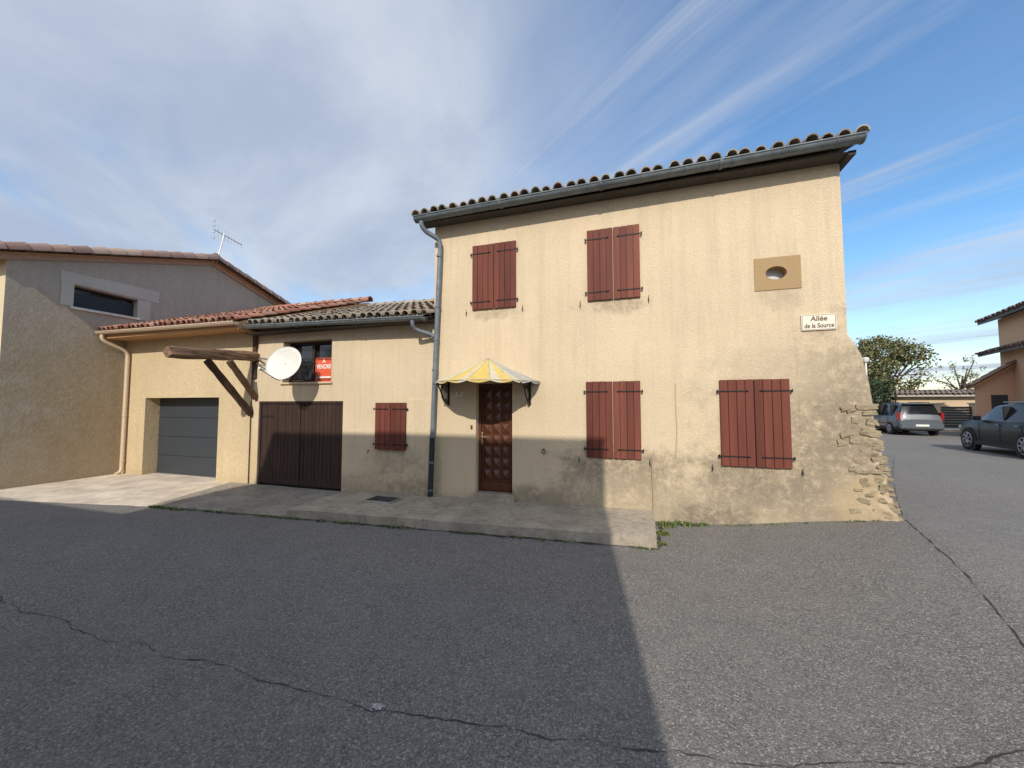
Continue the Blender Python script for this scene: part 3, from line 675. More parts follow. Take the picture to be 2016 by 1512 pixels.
timber('short_strut',(-8.82,6.3,2.9),(-8.86,7.02,2.05),.11,.11,simple('mid_oak',(.13,.075,.045),.8,0,.4,8,.8),HB)
timber('wall_post',(-8.93,7.0,2.55),(-8.93,7.0,3.62),.12,.05,M_oakd,HB)
# ---------------------------------------------------------------- satellite dish
SD=empty('satellite_dish')
c=V((-7.24,6.33,2.80)); Nn=V((.22,-.93,.30)).normalized(); Xd=Nn.cross(V((0,0,1))).normalized(); Zd=Xd.cross(Nn).normalized()
vs=[];fs=[];R0=8;K=40
for r_ in range(R0+1):
    t=r_/R0
    for k in range(K):
        a=2*math.pi*k/K; vs.append(c+Xd*math.cos(a)*.39*t+Zd*math.sin(a)*.385*t+Nn*(-.07*(1-t*t)))
for r_ in range(R0):
    for k in range(K): fs.append((r_*K+k,r_*K+(k+1)%K,(r_+1)*K+(k+1)%K,(r_+1)*K+k))
o=mesh('reflector',vs,fs,M_dish,SD,True); m=o.modifiers.new('s','SOLIDIFY');m.thickness=.006
tube('rim',[c+Xd*math.cos(2*math.pi*k/40)*.39+Zd*math.sin(2*math.pi*k/40)*.385 for k in range(41)],.007,M_dish,SD,6)
lnb=c+Nn*.36-Zd*.34+V((-.20,0,.05))
tube('lnb_arm',[c-Zd*.385-Nn*.03,c-Zd*.41+Nn*.1,lnb-Zd*.02],.012,M_steel,SD,8)
tube('lnb',[lnb-Nn*.06,lnb,lnb+Nn*.06],[.028,.034,.022],M_white,SD,12)
tube('wall_arm',smoothpts([(-8.80,6.99,3.02),(-8.5,6.8,3.0),(-8.0,6.6,2.93),tuple(c-Nn*.12)],4),.021,M_steel,SD,10)
tube('lower_arm',[(-8.82,6.98,2.9),tuple(c-Nn*.12-Zd*.15)],.014,M_steel,SD,8)
v,f=merge([tube_geo([c-Nn*.15-Zd*.12,c-Nn*.15+Zd*.12],.035,10),tube_geo([c-Nn*.15,c-Nn*.07],.07,10)]); mesh('mount',v,f,M_steel,SD)
# ---------------------------------------------------------------- neighbour building (left)
N_=empty('neighbour_house')
NX=-13.9; y0=4.72;yr=9.2;y1=13.6; ze0=5.36+.04; zrr=6.80
def nw_wall():
    hy0,hy1,hz0,hz1=5.86,7.20,4.45,5.02
    ys=[y0,hy0,hy1,yr,y1]
    def top(y): return lerp(ze0,zrr,(y-y0)/(yr-y0)) if y<=yr else lerp(zrr,5.45,(y-yr)/(y1-yr))
    vs=[];fs=[]
    def q(*p): o=len(vs); vs.extend(p); fs.append(tuple(range(o,o+len(p))))
    for a,b in zip(ys,ys[1:]):
        if a==hy0:
            q((NX,a,-.3),(NX,b,-.3),(NX,b,hz0),(NX,a,hz0)); q((NX,a,hz1),(NX,b,hz1-.05),(NX,b,top(b)),(NX,a,top(a)))
        else: q((NX,a,-.3),(NX,b,-.3),(NX,b,top(b)),(NX,a,top(a)))
    d=.25
    q((NX,hy0,hz0),(NX,hy1,hz0),(NX-d,hy1,hz0),(NX-d,hy0,hz0)); q((NX,hy0,hz1),(NX-d,hy0,hz1),(NX-d,hy1,hz1-.05),(NX,hy1,hz1-.05))
    q((NX,hy0,hz0),(NX-d,hy0,hz0),(NX-d,hy0,hz1),(NX,hy0,hz1)); q((NX,hy1,hz0),(NX,hy1,hz1),(NX-d,hy1,hz1),(NX-d,hy1,hz0))
    mesh('gable_wall',vs,fs,M_neigh,N_)
    mesh('window_pane',[(NX-d+.01,hy0,hz0),(NX-d+.01,hy1,hz0),(NX-d+.01,hy1,hz1),(NX-d+.01,hy0,hz1)],[(0,1,2,3)],M_glassd,N_)
    v,f=merge([boxgeo(NX-.2,NX-.16,hy0+.0,hy1,hz0+.06*i,hz0+.06*i+.048) for i in range(7)]); mesh('roller_shutter',v,f,simple('dark_slats',(.025,.03,.035),.5),N_)
nw_wall()
mesh('window_lintel',[(NX+.016,5.60,5.06),(NX+.016,7.72,5.0),(NX+.016,7.72,5.36),(NX+.016,5.60,5.33),(NX-.01,5.60,5.06),(NX-.01,7.72,5.0),(NX-.01,7.72,5.36),(NX-.01,5.60,5.33)],[(0,1,2,3),(4,5,1,0),(3,2,6,7),(1,5,6,2),(4,0,3,7)],M_frame,N_)
box('window_jamb_a',NX-.01,NX+.016,5.62,5.858,4.45,5.055,M_frame,N_); box('window_jamb_b',NX-.01,NX+.016,7.202,7.52,4.40,4.995,M_frame,N_)
box('window_sill',NX-.02,NX+.05,5.80,7.27,4.385,4.448,simple('sill_white',(.62,.58,.5),.7),N_,.005)
mesh('front_and_back',[(NX,y0,-.3),(-25,y0,-.3),(-25,y0,ze0),(NX,y0,ze0),(NX,y1,-.3),(-25,y1,-.3),(-25,y1,5.45),(NX,y1,5.45),(-25,yr,zrr)],[(0,3,2,1),(4,5,6,7),(1,2,8,6,5)],stucco('stucco_cream',(.66,.54,.36),.05,bs=30),N_)
pal_n=[(.32,.19,.15),(.28,.18,.15),(.36,.23,.18),(.26,.16,.14),(.38,.27,.21)]
sl=(zrr-ze0)/(yr-y0)
e=.5; a0=(-25,y0-e,ze0+.08-e*sl);a1=(NX+.12,y0-e,ze0+.08-e*sl);b0=(-25,yr,zrr+.08);b1=(NX+.12,yr,zrr+.08)
tiles('roof_tiles_front',a0,a1,b0,b1,M_tile_n,pal_n,N_,pitch=.24,rowlen=.4,r=.1)
deck('roof_deck_front',a0,a1,b0,b1,M_soff2,N_)
a0=(-25,y1+.4,5.41);a1=(NX+.12,y1+.4,5.41)
tiles('roof_tiles_back',a1,a0,b1,b0,M_tile_n,pal_n,N_,pitch=.24,rowlen=.4,r=.1)
deck('roof_deck_back',a0,a1,b0,b1,M_soff2,N_)
ridge('verge_tiles_front',(NX+.16,y0-e,ze0+.10-e*sl),(NX+.16,yr,zrr+.10),M_tile_n,pal_n,N_,r=.17,ln=.36)
ridge('verge_tiles_back',(NX+.16,y1+.4,5.42),(NX+.16,yr,zrr+.10),M_tile_n,pal_n,N_,r=.17,ln=.36)
ridge('ridge_tiles',(-25,yr,zrr+.14),(NX+.2,yr,zrr+.14),M_tile_n,pal_n,N_,r=.15)
mesh('verge_board',[(NX+.05,y0-e,ze0-.12-e*sl),(NX+.05,yr,zrr-.10),(NX+.05,yr,zrr+.06),(NX+.05,y0-e,ze0+.02-e*sl),(NX+.05,y1+.4,5.2),(NX+.05,y1+.4,5.36)],[(0,1,2,3),(1,4,5,2)],simple('render_trim',(.40,.26,.18),.8),N_)
TA=empty('tv_antenna')
tube('mast',[(NX+.1,9.3,6.85),(NX+.12,9.42,7.55),(NX+.12,9.5,7.95)],.022,M_white,TA)
tube('mast_foot',[(NX+.05,9.05,6.75),(NX+.1,9.33,7.0)],.014,M_steel,TA)
gs=[tube_geo([(NX+.1,9.15,7.95),(NX+.1,10.15,7.80)],.014,6)]
for i in range(9):
    t=i/8; y_=lerp(9.18,10.12,t); z_=lerp(7.945,7.805,t); h=lerp(.26,.13,t) if i else .34
    gs.append(tube_geo([(NX+.1,y_,z_-h),(NX+.1,y_,z_+h)],.009,5))
for dz in(-.3,-.1,.12,.3): gs.append(tube_geo([(NX-.0,9.18,7.95+dz),(NX+.2,9.14,7.95+dz)],.006,5))
v,f=merge(gs); mesh('yagi_elements',v,f,M_steel,TA)
# ---------------------------------------------------------------- houses behind the viewpoint (cast the shadow)
def simplehouse(par,x0,x1,y0,y1,ze,mat,pre=''):
    yr=(y0+y1)/2; zr=ze+.28*(y1-y0)/2
    mesh(pre+'walls',[(x0,y0,-.3),(x1,y0,-.3),(x1,y1,-.3),(x0,y1,-.3),(x0,y0,ze),(x1,y0,ze),(x1,y1,ze),(x0,y1,ze),(x0,yr,zr),(x1,yr,zr)],[(0,1,5,4),(1,2,6,9,5),(2,3,7,6),(3,0,4,8,7)],mat,par)
    deck(pre+'roof_front',(x0-.02,y1+.02,ze+.03),(x1+.02,y1+.02,ze+.03),(x0-.02,yr,zr+.04),(x1+.02,yr,zr+.04),simple(pre+'roof',(.3,.15,.1),.9),par)
    deck(pre+'roof_back',(x0-.02,y0-.02,ze+.03),(x1+.02,y0-.02,ze+.03),(x0-.02,yr,zr+.04),(x1+.02,yr,zr+.04),simple(pre+'roof2',(.3,.15,.1),.9),par)
    gs=[]; n=int((x1-x0)/2.6)
    for i in range(n):
        xx=x0+(i+.5)*(x1-x0)/n
        for zz in ([1.2,4.2] if ze>6 else [1.2]): gs.append(boxgeo(xx-.45,xx+.45,y1,y1+.04,zz,zz+1.3))
    v,f=merge(gs); mesh(pre+'shutters',v,f,M_shut[0],par)
simplehouse(empty('village_house.001'),-6.8,.95,-11,-3.0,8.10,M_beigefar)
simplehouse(empty('village_house.002'),-17,-6.85,-10,-3.0,5.05,M_pink,'low_')
# ---------------------------------------------------------------- right: pink house
P_=empty('pink_house')
Dv=V((.27,.963,0)); Rv=V((.963,-.27,0)); Fc=V((19.1,28.4,0)); Nc=Fc-Dv*9
up=lambda p,z: V((p.x,p.y,z))
q=[Fc,Nc,Nc+Rv*8,Fc+Rv*8]; zw=6.62
vs=[up(p,0) for p in q]+[up(p,zw) for p in q]+[up(Nc+Rv*4,zw+1.5),up(Fc+Rv*4,zw+1.5)]
mesh('walls',vs,[(0,1,5,4),(1,2,6,8,5),(2,3,7,6),(3,0,4,9,7)],M_pink,P_)
pal_p=[(.22,.15,.13),(.19,.14,.12),(.26,.17,.14)]
M_fas=simple('fascia_grey',(.12,.12,.125),.7)
a=up(Fc+Dv*.5-Rv*.6,zw-.02);b=up(Nc-Dv*.5-Rv*.6,zw-.02);c_=up(Fc+Dv*.5+Rv*4,zw+1.6);d=up(Nc-Dv*.5+Rv*4,zw+1.6)
tiles('roof_tiles',a,b,c_,d,M_tile_n,pal_p,P_,pitch=.28,rowlen=.5,r=.12); deck('roof_deck',a,b,c_,d,M_fas,P_,th=.13)
a2=up(Fc+Dv*.5+Rv*8.6,zw-.02);b2=up(Nc-Dv*.5+Rv*8.6,zw-.02); deck('roof_deck_r',a2,b2,c_,d,M_fas,P_,th=.13)
a=up(Fc+Dv*.2-Rv*.75,4.72);b=up(Fc-Dv*6-Rv*.75,4.72);c_=up(Fc+Dv*.2,5.0);d=up(Fc-Dv*6,5.0)
tiles('pent_roof_tiles',a,b,c_,d,M_tile_n,pal_p,P_,pitch=.28,rowlen=.5,r=.11); deck('pent_roof_deck',a,b,c_,d,M_fas,P_,th=.1)
Dg=V((.53,.85,0))*4
g0=V((17.2,27.2,0)); g1=V((18.85,27.2,0))
vs=[up(g0,0),up(g1,0),up(g1,4.05),up(g0,3.0),up(g0+Dg,0),up(g0+Dg,3.0),up(g1+Dg,4.05)]
mesh('garage_walls',vs,[(0,1,2,3),(4,0,3,5)],M_pink,P_)
a=up(g0+Dg+V((-.3,.1,0)),2.92);b=V((16.93,26.9,2.92));c_=up(g1+Dg,4.28);d=V((18.95,26.9,4.28))
tiles('garage_tiles',b,a,d,c_,M_tile_n,[(.36,.22,.16),(.30,.19,.14)],P_,pitch=.28,rowlen=.5,r=.12); deck('garage_deck',b,a,d,c_,M_soff2,P_,th=.11)
box('garage_opening',17.82,18.46,27.16,27.198,0,2.42,M_gray,P_)
# low outbuilding far
O_=empty('outbuilding')
box('walls',17.9,24,37,42,0,2.68,M_beigefar,O_)
a=(17.6,36.6,2.66);b=(24.3,36.6,2.66);c_=(17.6,39.5,3.0);d=(24.3,39.5,3.0)
tiles('roof_tiles',a,b,c_,d,M_tile_n,[(.4,.32,.26),(.36,.28,.23)],O_,pitch=.3,rowlen=.6,r=.12); deck('roof_deck',a,b,c_,d,M_frame,O_,th=.12)
G_=empty('driveway_gate')
box('pillar_left',18.75,19.1,33,33.4,0,1.95,M_beigefar,G_,.02); box('pillar_right',20.75,21.1,33,33.4,0,1.95,M_beigefar,G_,.02)
box('cap_left',18.7,19.15,32.95,33.45,1.95,2.03,M_frame,G_); box('cap_right',20.7,21.15,32.95,33.45,1.95,2.03,M_frame,G_)
v,f=merge([boxgeo(19.11,20.74,33.15,33.2,.1+.17*i,.25+.17*i) for i in range(10)]); mesh('slats',v,f,M_gray,G_)
box('garden_wall',11.5,18.74,33.1,33.35,.2,1.25,M_beigefar); box('garden_wall.001',21.11,30,33.1,33.35,.2,1.6,M_beigefar)
box('kerb',9.5,30,30.2,30.4,.2,.40,M_apron,None,.02)
box('pavement',9.5,30,30.4,33.0,.2,.38,M_apron)
SL_=empty('street_lamp')
lx,ly=9.35,20.3
tube('pole',[(lx,ly,.2),(lx,ly,1.2),(lx,ly,3.75)],[.06,.05,.035],M_white,SL_); tube('lantern',[(lx,ly,3.70),(lx,ly,3.76),(lx,ly,3.9),(lx,ly,3.94)],[.05,.11,.13,.04],M_white,SL_,14); tube('arm',smoothpts([(lx,ly,3.75),(lx-.1,ly,3.9),(lx-.25,ly,3.92)],4),.03,M_white,SL_)
# ---------------------------------------------------------------- vegetation
def leaves(rnd,vs,fs,ti,c,rad,n,size,cols):
    for _ in range(n):
        d=V((rnd.gauss(0,1),rnd.gauss(0,1),rnd.gauss(0,1))).normalized()*rad*rnd.random()**.45; p=V(c)+V((d.x,d.y,d.z*.8))
        nrm=V((rnd.gauss(0,1),rnd.gauss(0,1),rnd.gauss(0,1)+.5)).normalized(); s_=size*rnd.uniform(.6,1.3)
        t1=nrm.orthogonal().normalized()*s_; t2=nrm.cross(t1).normalized()*s_*.6
        b=len(vs); vs+=[p-t1,p+t2,p+t1,p-t2]; fs.append((b,b+1,b+2,b+3)); m=rnd.uniform(.6,1.35); cc=rnd.choice(cols); ti.append(tuple(x*m for x in cc))
def tree(name,loc,h,rx,rz,cols,nc=70,per=110,size=.13,seed=1,base=.35):
    T=empty(name,loc); rnd=random.Random(seed); gs=[]
    th=h*base; gs.append(tube_geo(smoothpts([(0,0,-.1),(.05,.02,th*.5),(0,.1,th),(.1,0,h*.7)],4),[.22*(1-.06*i) for i in range(13)],10))
    vs=[];fs=[];ti=[]; cz=h-rz
    for i in range(nc):
        while True:
            d=V((rnd.uniform(-1,1),rnd.uniform(-1,1),rnd.uniform(-1,1)))
            if .25<d.length<1: break
        p=V((d.x*rx,d.y*rx,cz+d.z*rz))
        if i%4==0:
            s0=V((0,0,rnd.uniform(th*.7,h*.6))); gs.append(tube_geo(smoothpts([s0,s0.lerp(p,.5)+V((0,0,.2)),p],3),[.08-.009*j for j in range(7)],5))
        leaves(rnd,vs,fs,ti,p,rnd.uniform(.45,.95)*rx*.33,per,size,cols)
    v,f=merge(gs); mesh('trunk_and_limbs',v,f,M_bark,T,True); mesh('crown',vs,fs,M_leaf,T,tint=ti)
tree('broadleaf_tree',(20.4,42,.2),7.5,3.1,2.8,[(.13,.15,.05),(.18,.17,.07),(.10,.12,.045),(.22,.18,.08)],nc=110,per=120,size=.11,seed=3)
tree('broadleaf_tree.001',(18.2,43,.2),6.8,2.6,2.6,[(.12,.14,.05),(.15,.15,.06)],nc=65,per=100,size=.11,seed=5)
tree('broadleaf_tree.002',(28.2,46,.2),6.2,1.7,2.0,[(.2,.19,.12),(.24,.22,.14)],nc=34,per=26,size=.08,seed=8)
def hedge(name,boxes,cols,dens=90,size=.09):
    rnd=random.Random(name); vs=[];fs=[];ti=[]
    for x0,x1,y0,y1,z1 in boxes:
        n=int(((x1-x0)*z1*2+(x1-x0)*(y1-y0)+(y1-y0)*z1*2)*dens)
        for _ in range(n):
            r=rnd.random(); x=rnd.uniform(x0,x1);y=rnd.uniform(y0,y1);z=rnd.uniform(.1,z1)
            if r<.55: y=y0+abs(rnd.gauss(0,.2))
            elif r<.8: z=z1-abs(rnd.gauss(0,.2))
            else: x=x0+abs(rnd.gauss(0,.15))
            z+=noise.noise(V((x*1.2,y,3)))*.35
            leaves(rnd,vs,fs,ti,(x,y,z),.05,1,size,cols)
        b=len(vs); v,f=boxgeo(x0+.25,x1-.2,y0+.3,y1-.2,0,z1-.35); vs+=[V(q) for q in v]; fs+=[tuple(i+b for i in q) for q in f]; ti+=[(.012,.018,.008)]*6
    mesh(name,vs,fs,M_leaf,None,tint=ti)
hedge('conifer_hedge',[(14.2,17.6,34.5,36.5,3.7),(12.0,14.2,35.5,37.5,4.3)],[(.04,.065,.025),(.06,.085,.03),(.035,.05,.02)])
rnd=random.Random(4); vs=[];fs=[];ti=[]
for i in range(240):
    x=rnd.uniform(5,60); y=rnd.uniform(75,85); leaves(rnd,vs,fs,ti,(x,y,rnd.uniform(.5,3.2)),1.3,36,.3,[(.07,.09,.035),(.10,.10,.05),(.06,.07,.03)])
mesh('distant_trees',vs,fs,M_leaf,None,tint=ti)
# ---------------------------------------------------------------- cars
def carmat(name,c,metal=.6,coat=.6,ro=.35,spec=.35): 
    t=NT(name); t.col(c); t.rough(ro); t.b.inputs['Metallic'].default_value=metal; t.b.inputs['Coat Weight'].default_value=coat; t.b.inputs['Specular IOR Level'].default_value=spec; return t.m
M_tyre=simple('tyre',(.018,.018,.018),.85); M_rim=simple('alloy',(.30,.30,.31),.35,.6); M_cglass=simple('car_glass',(.010,.012,.014),.08); M_tail=simple('tail_light',(.30,.01,.01),.2); M_head=simple('head_light',(.5,.52,.55),.1); M_blackp=simple('black_plastic',(.02,.02,.02),.6)
def car(name,loc,rot,st,glass_rng,paint,wheels,wr,hw,kind):
    C=empty(name,loc,rot)
    prof=lambda s: [(s[4]*.80,s[1]),(s[4]*.97,s[1]+.06),(s[4],s[1]+.22),(s[4]*1.0,lerp(s[1],s[2],.6)),(s[4]*.965,s[2]-.03),(s[4]*.94,s[2]),(s[5],s[3]-.05),(s[5]-.10,s[3]),(s[5]*.45,s[3]+.02),(0,s[3]+.025)]
    vs=[];fs=[];mi=[]; m=19
    for s in st:
        p=prof(s); full=[(-a,b) for a,b in p]+[(a,b) for a,b in p[-2::-1]]
        for a,b in full: vs.append((s[0],a,b))
    for i in range(len(st)-1):
        for k in range(m-1):
            a=i*m+k; fs.append((a,a+1,a+m+1,a+m))
            g=0
            kk=k if k<9 else 17-k
            if glass_rng[0]<=i<glass_rng[1]:
                if kk==5: g=1
                if i in glass_rng[2] and kk>=5: g=1
            if kk<=1: g=2
            mi.append(g)
        fs.append((i*m+m-1,i*m,(i+1)*m,(i+1)*m+m-1)); mi.append(2)
    fs.append(tuple(range(m))); mi.append(0); fs.append(tuple(reversed(range((len(st)-1)*m,len(st)*m)))); mi.append(0)
    me=mesh('body',vs,fs,[paint,M_cglass,M_blackp],C,True,mi=mi,auto=32)
    bm=bmesh.new(); bm.from_mesh(me.data); bmesh.ops.recalc_face_normals(bm,faces=bm.faces); bm.to_mesh(me.data); bm.free()
    for wx in wheels:
        for s_ in (-1,1):
            tube('wheel_arch',[(wx,s_*(hw-.16),wr),(wx,s_*(hw+.004),wr)],wr*1.14,M_blackp,C,28)
            tube('tyre',[(wx,s_*(hw-.2),wr),(wx,s_*(hw-.19),wr),(wx,s_*(hw+.0),wr),(wx,s_*(hw+.018),wr)],[wr*.9,wr,wr,wr*.93],M_tyre,C,28)
            gs=[]
            for k in range(7):
                a=2*math.pi*k/7; gs.append(tube_geo([(wx,s_*(hw+.024),wr),(wx+math.cos(a)*wr*.64,s_*(hw+.024),wr+math.sin(a)*wr*.64)],[.035,.028],6))
            rp=[(wx+math.cos(2*math.pi*k/24)*wr*.66,s_*(hw+.018),wr+math.sin(2*math.pi*k/24)*wr*.66) for k in range(25)]
            gs.append(tube_geo(rp,.018,6)); gs.append(tube_geo([(wx,s_*(hw+.0),wr),(wx,s_*(hw+.035),wr)],.07,12))
            v,f=merge(gs); mesh('rim',v,f,M_rim,C,True)
    return C
mpv=[(2.32,.35,.60,.62,.72,.62),(2.2,.27,.74,.78,.83,.70),(1.9,.24,.88,.94,.89,.72),(1.45,.22,1.0,1.06,.91,.74),(.55,.22,1.02,1.60,.925,.70),(-.3,.22,1.03,1.73,.93,.70),(-1.5,.22,1.04,1.72,.925,.68),(-2.02,.24,1.04,1.67,.90,.66),(-2.24,.26,1.03,1.10,.88,.78),(-2.32,.34,.80,.84,.84,.76)]
M_sil=carmat('paint_silver',(.095,.108,.120),.1,.2,.4,.3); M_navy=carmat('paint_dark',(.006,.007,.010),.0,.0,.3,.22)
c1=car('parked_minivan',(14.40,28.2,.27),math.radians(90-6),mpv,(3,8,(3,7)),M_sil,(1.45,-1.38),.33,.93,'')
def add(C,name,g,mat,bev=.01):
    v,f=merge(g); o=mesh(name,v,f,mat,C)
    if bev: m=o.modifiers.new('b','BEVEL');m.width=bev
    return o
add(c1,'tail_lights',[boxgeo(-2.30,-2.10,s_*.85-.055,s_*.85+.055,.82,1.22) for s_ in(-1,1)],M_tail)
add(c1,'number_plate',[boxgeo(-2.445,-2.42,-.26,.26,.50,.60)],M_white,.002)
add(c1,'rear_bumper',[boxgeo(-2.42,-2.2,-.86,.86,.34,.66)],M_sil,.05); add(c1,'bumper_trim',[boxgeo(-2.435,-2.3,-.7,.7,.30,.40)],M_blackp,.01)
add(c1,'pillars',[boxgeo(x,x+.07,s_*.80-.09,s_*.80+.09,1.0,1.66) for x in(-.35,-1.5) for s_ in(-1,1)],M_blackp,.01)
add(c1,'mirrors',[boxgeo(.95,1.1,s_*1.02-.11,s_*1.02+.11,1.02,1.18) for s_ in(-1,1)],M_sil,.03)
add(c1,'roof_rails',[boxgeo(-1.7,.4,s_*.62-.02,s_*.62+.02,1.74,1.78) for s_ in(-1,1)],M_blackp,.01)
add(c1,'rear_spoiler',[boxgeo(-2.2,-1.95,-.6,.6,1.66,1.70)],M_sil,.015)
add(c1,'door_seams',[boxgeo(x,x+.012,s_*.933-.004,s_*.933+.004,.4,1.0) for x in(1.0,-.25,-1.2) for s_ in(-1,1)]+[boxgeo(-1.6,1.6,s_*.936-.008,s_*.936+.008,.60,.64) for s_ in(-1,1)],M_blackp,0)
suv=[(2.2,.38,.74,.76,.68,.56),(2.12,.30,.90,.94,.82,.66),(1.8,.26,1.02,1.08,.89,.70),(1.0,.24,1.09,1.15,.92,.76),(.35,.24,1.10,1.60,.93,.70),(-.5,.24,1.12,1.69,.93,.69),(-1.4,.24,1.14,1.67,.93,.68),(-1.95,.28,1.16,1.58,.90,.66),(-2.16,.32,1.08,1.14,.87,.76),(-2.24,.40,.84,.88,.82,.74)]
c2=car('parked_suv',(12.15,17.0,.27),math.radians(90-8),suv,(3,8,(3,7)),M_navy,(1.38,-1.35),.385,.93,'')
add(c2,'head_lights',[boxgeo(1.85,2.16,s_*.73-.10,s_*.73+.10,.74,.88) for s_ in(-1,1)],M_head,.03)
add(c2,'mirrors',[boxgeo(.62,.78,s_*1.0-.10,s_*1.0+.10,1.10,1.25) for s_ in(-1,1)],M_navy,.03)
add(c2,'pillars',[boxgeo(x,x+.06,s_*.80-.085,s_*.80+.085,1.10,1.58) for x in(-.45,) for s_ in(-1,1)],M_blackp,.01)
add(c2,'roof_rails',[boxgeo(-1.6,.1,s_*.60-.02,s_*.60+.02,1.70,1.735) for s_ in(-1,1)],M_rim,.008)
add(c2,'door_handles',[boxgeo(x,x+.16,s_*.94-.015,s_*.94+.015,.96,.985) for x in(-.3,-1.15) for s_ in(-1,1)],M_rim,.004)
add(c2,'window_trim',[boxgeo(-1.8,.95,s_*.885-.006,s_*.885+.006,1.10,1.12) for s_ in(-1,1)],M_rim,.002)
add(c2,'door_seams',[boxgeo(x,x+.012,s_*.932-.004,s_*.932+.004,.42,1.08) for x in(.75,-.3,-1.25) for s_ in(-1,1)],M_blackp,0)
add(c2,'sills',[boxgeo(-1.0,1.0,s_*.925-.02,s_*.925+.02,.24,.38) for s_ in(-1,1)],M_blackp,.01)
add(c2,'tail_lights',[boxgeo(-2.16,-1.95,s_*.81-.07,s_*.81+.07,.9,1.06) for s_ in(-1,1)],M_tail)
# ---------------------------------------------------------------- camera
cam=bpy.data.cameras.new('camera'); cam.sensor_width=36; cam.lens=757/2016*36; cam.clip_end=3000; cam.clip_start=.05
co=bpy.data.objects.new('camera',cam); co.location=(0,0,1.9); co.rotation_euler=(math.radians(90)+math.atan(41/757),0,math.radians(18)); link(co); sc.camera=co
# ---------------------------------------------------------------- light
EL=math.radians(34); sd=V((-.150*math.cos(EL),.989*math.cos(EL),-math.sin(EL))).normalized()
su=bpy.data.lights.new('sun','SUN'); su.energy=3.75; su.angle=math.radians(.5); su.color=(1,.935,.835)
so=bpy.data.objects.new('sun',su); so.rotation_euler=sd.to_track_quat('-Z','Y').to_euler(); link(so)
w=bpy.data.worlds.new('World'); sc.world=w; w.use_nodes=True; nt=w.node_tree; nt.nodes.clear()
def nd(k,**kw):
    o=nt.nodes.new(k)
    for a,b in kw.items(): setattr(o,a,b)
    return o
sky=nd('ShaderNodeTexSky'); sky.sky_type='NISHITA'; sky.sun_disc=False; sky.sun_elevation=EL; sky.sun_rotation=math.atan2(.15,-.989); sky.air_density=1.1; sky.dust_density=.4; sky.ozone_density=1.6
tc=nd('ShaderNodeTexCoord'); sep=nd('ShaderNodeSeparateXYZ'); nt.links.new(tc.outputs['Generated'],sep.inputs[0])
def m2(op,a,b=0.,clamp=False):
    o=nd('ShaderNodeMath',operation=op,use_clamp=clamp)
    for i,x in enumerate((a,b)):
        if isinstance(x,(int,float)): o.inputs[i].default_value=x
        else: nt.links.new(x,o.inputs[i])
    return o.outputs[0]
X,Y,Z=sep.outputs
zz=m2('ADD',m2('MAXIMUM',Z,0.),.14)
px=m2('DIVIDE',X,zz); py=m2('DIVIDE',Y,zz)
dx,dy=-.813,.582
al=m2('ADD',m2('MULTIPLY',px,dx),m2('MULTIPLY',py,dy)); ac=m2('ADD',m2('MULTIPLY',px,dy),m2('MULTIPLY',py,-dx))
def cn(sa,sb,scale,detail,rough,dist,off=0):
    cb=nd('ShaderNodeCombineXYZ'); nt.links.new(m2('MULTIPLY',al,sa),cb.inputs[0]); nt.links.new(m2('MULTIPLY',ac,sb),cb.inputs[1]); cb.inputs[2].default_value=off
    n=nd('ShaderNodeTexNoise'); n.inputs['Scale'].default_value=scale; n.inputs['Detail'].default_value=detail; n.inputs['Roughness'].default_value=rough; n.inputs['Distortion'].default_value=dist
    nt.links.new(cb.outputs[0],n.inputs['Vector']); return n.outputs['Fac']
def mr2(v,a,b,c=0.,d=1.):
    o=nd('ShaderNodeMapRange',interpolation_type='SMOOTHSTEP'); nt.links.new(v,o.inputs[0])
    for i,x in enumerate((a,b,c,d)): o.inputs[i+1].default_value=x
    return o.outputs[0]
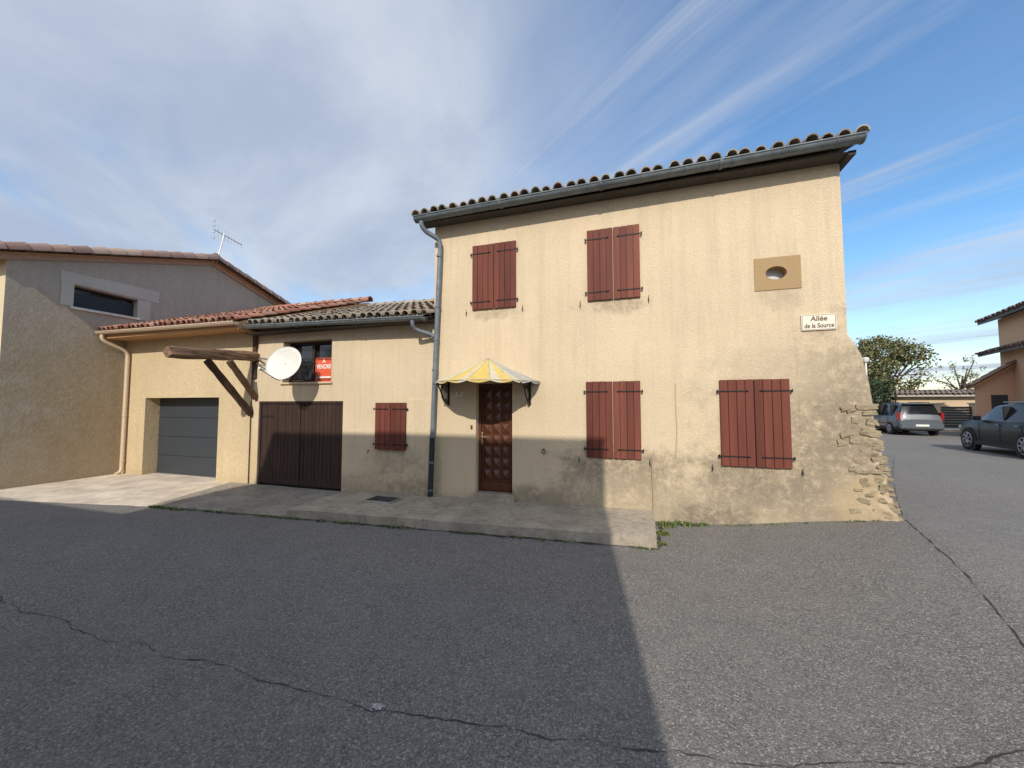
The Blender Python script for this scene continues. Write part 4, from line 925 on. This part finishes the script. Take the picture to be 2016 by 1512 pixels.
st=mr2(cn(.11,1.0,1.7,7,.6,.35,2.5),.43,.64)
fil=mr2(cn(.10,3.0,2.2,6,.6,.5,7),.38,.66,.45,1.)          # fine filaments along the streaks
st2=mr2(cn(.3,.7,1.4,8,.62,.8,4),.44,.68)
left=mr2(X,.30,-.60)   # more cloud towards -X
back=mr2(Y,.1,-.6)     # unseen bright haze added behind the camera to lift the fill in shade
veil=m2('MULTIPLY',mr2(cn(.5,.8,1.0,9,.55,.5,9),.34,.62),m2('MULTIPLY',left,.92))
c1_=m2('MAXIMUM',m2('MULTIPLY',m2('MULTIPLY',st,fil),.85),veil); c2_=m2('MAXIMUM',c1_,m2('MULTIPLY',st2,m2('ADD',m2('MULTIPLY',left,.7),.16)))
low=m2('MULTIPLY',mr2(Z,.30,.0),.30)
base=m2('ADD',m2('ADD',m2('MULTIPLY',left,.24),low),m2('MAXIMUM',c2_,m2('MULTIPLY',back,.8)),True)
cl=m2('MINIMUM',base,.92)
mx=nd('ShaderNodeMix',data_type='RGBA'); nt.links.new(cl,mx.inputs[0])
hs=nd('ShaderNodeHueSaturation'); hs.inputs['Saturation'].default_value=1.28; hs.inputs['Value'].default_value=2.05; nt.links.new(sky.outputs[0],hs.inputs['Color'])
nt.links.new(hs.outputs[0],mx.inputs[6]); 
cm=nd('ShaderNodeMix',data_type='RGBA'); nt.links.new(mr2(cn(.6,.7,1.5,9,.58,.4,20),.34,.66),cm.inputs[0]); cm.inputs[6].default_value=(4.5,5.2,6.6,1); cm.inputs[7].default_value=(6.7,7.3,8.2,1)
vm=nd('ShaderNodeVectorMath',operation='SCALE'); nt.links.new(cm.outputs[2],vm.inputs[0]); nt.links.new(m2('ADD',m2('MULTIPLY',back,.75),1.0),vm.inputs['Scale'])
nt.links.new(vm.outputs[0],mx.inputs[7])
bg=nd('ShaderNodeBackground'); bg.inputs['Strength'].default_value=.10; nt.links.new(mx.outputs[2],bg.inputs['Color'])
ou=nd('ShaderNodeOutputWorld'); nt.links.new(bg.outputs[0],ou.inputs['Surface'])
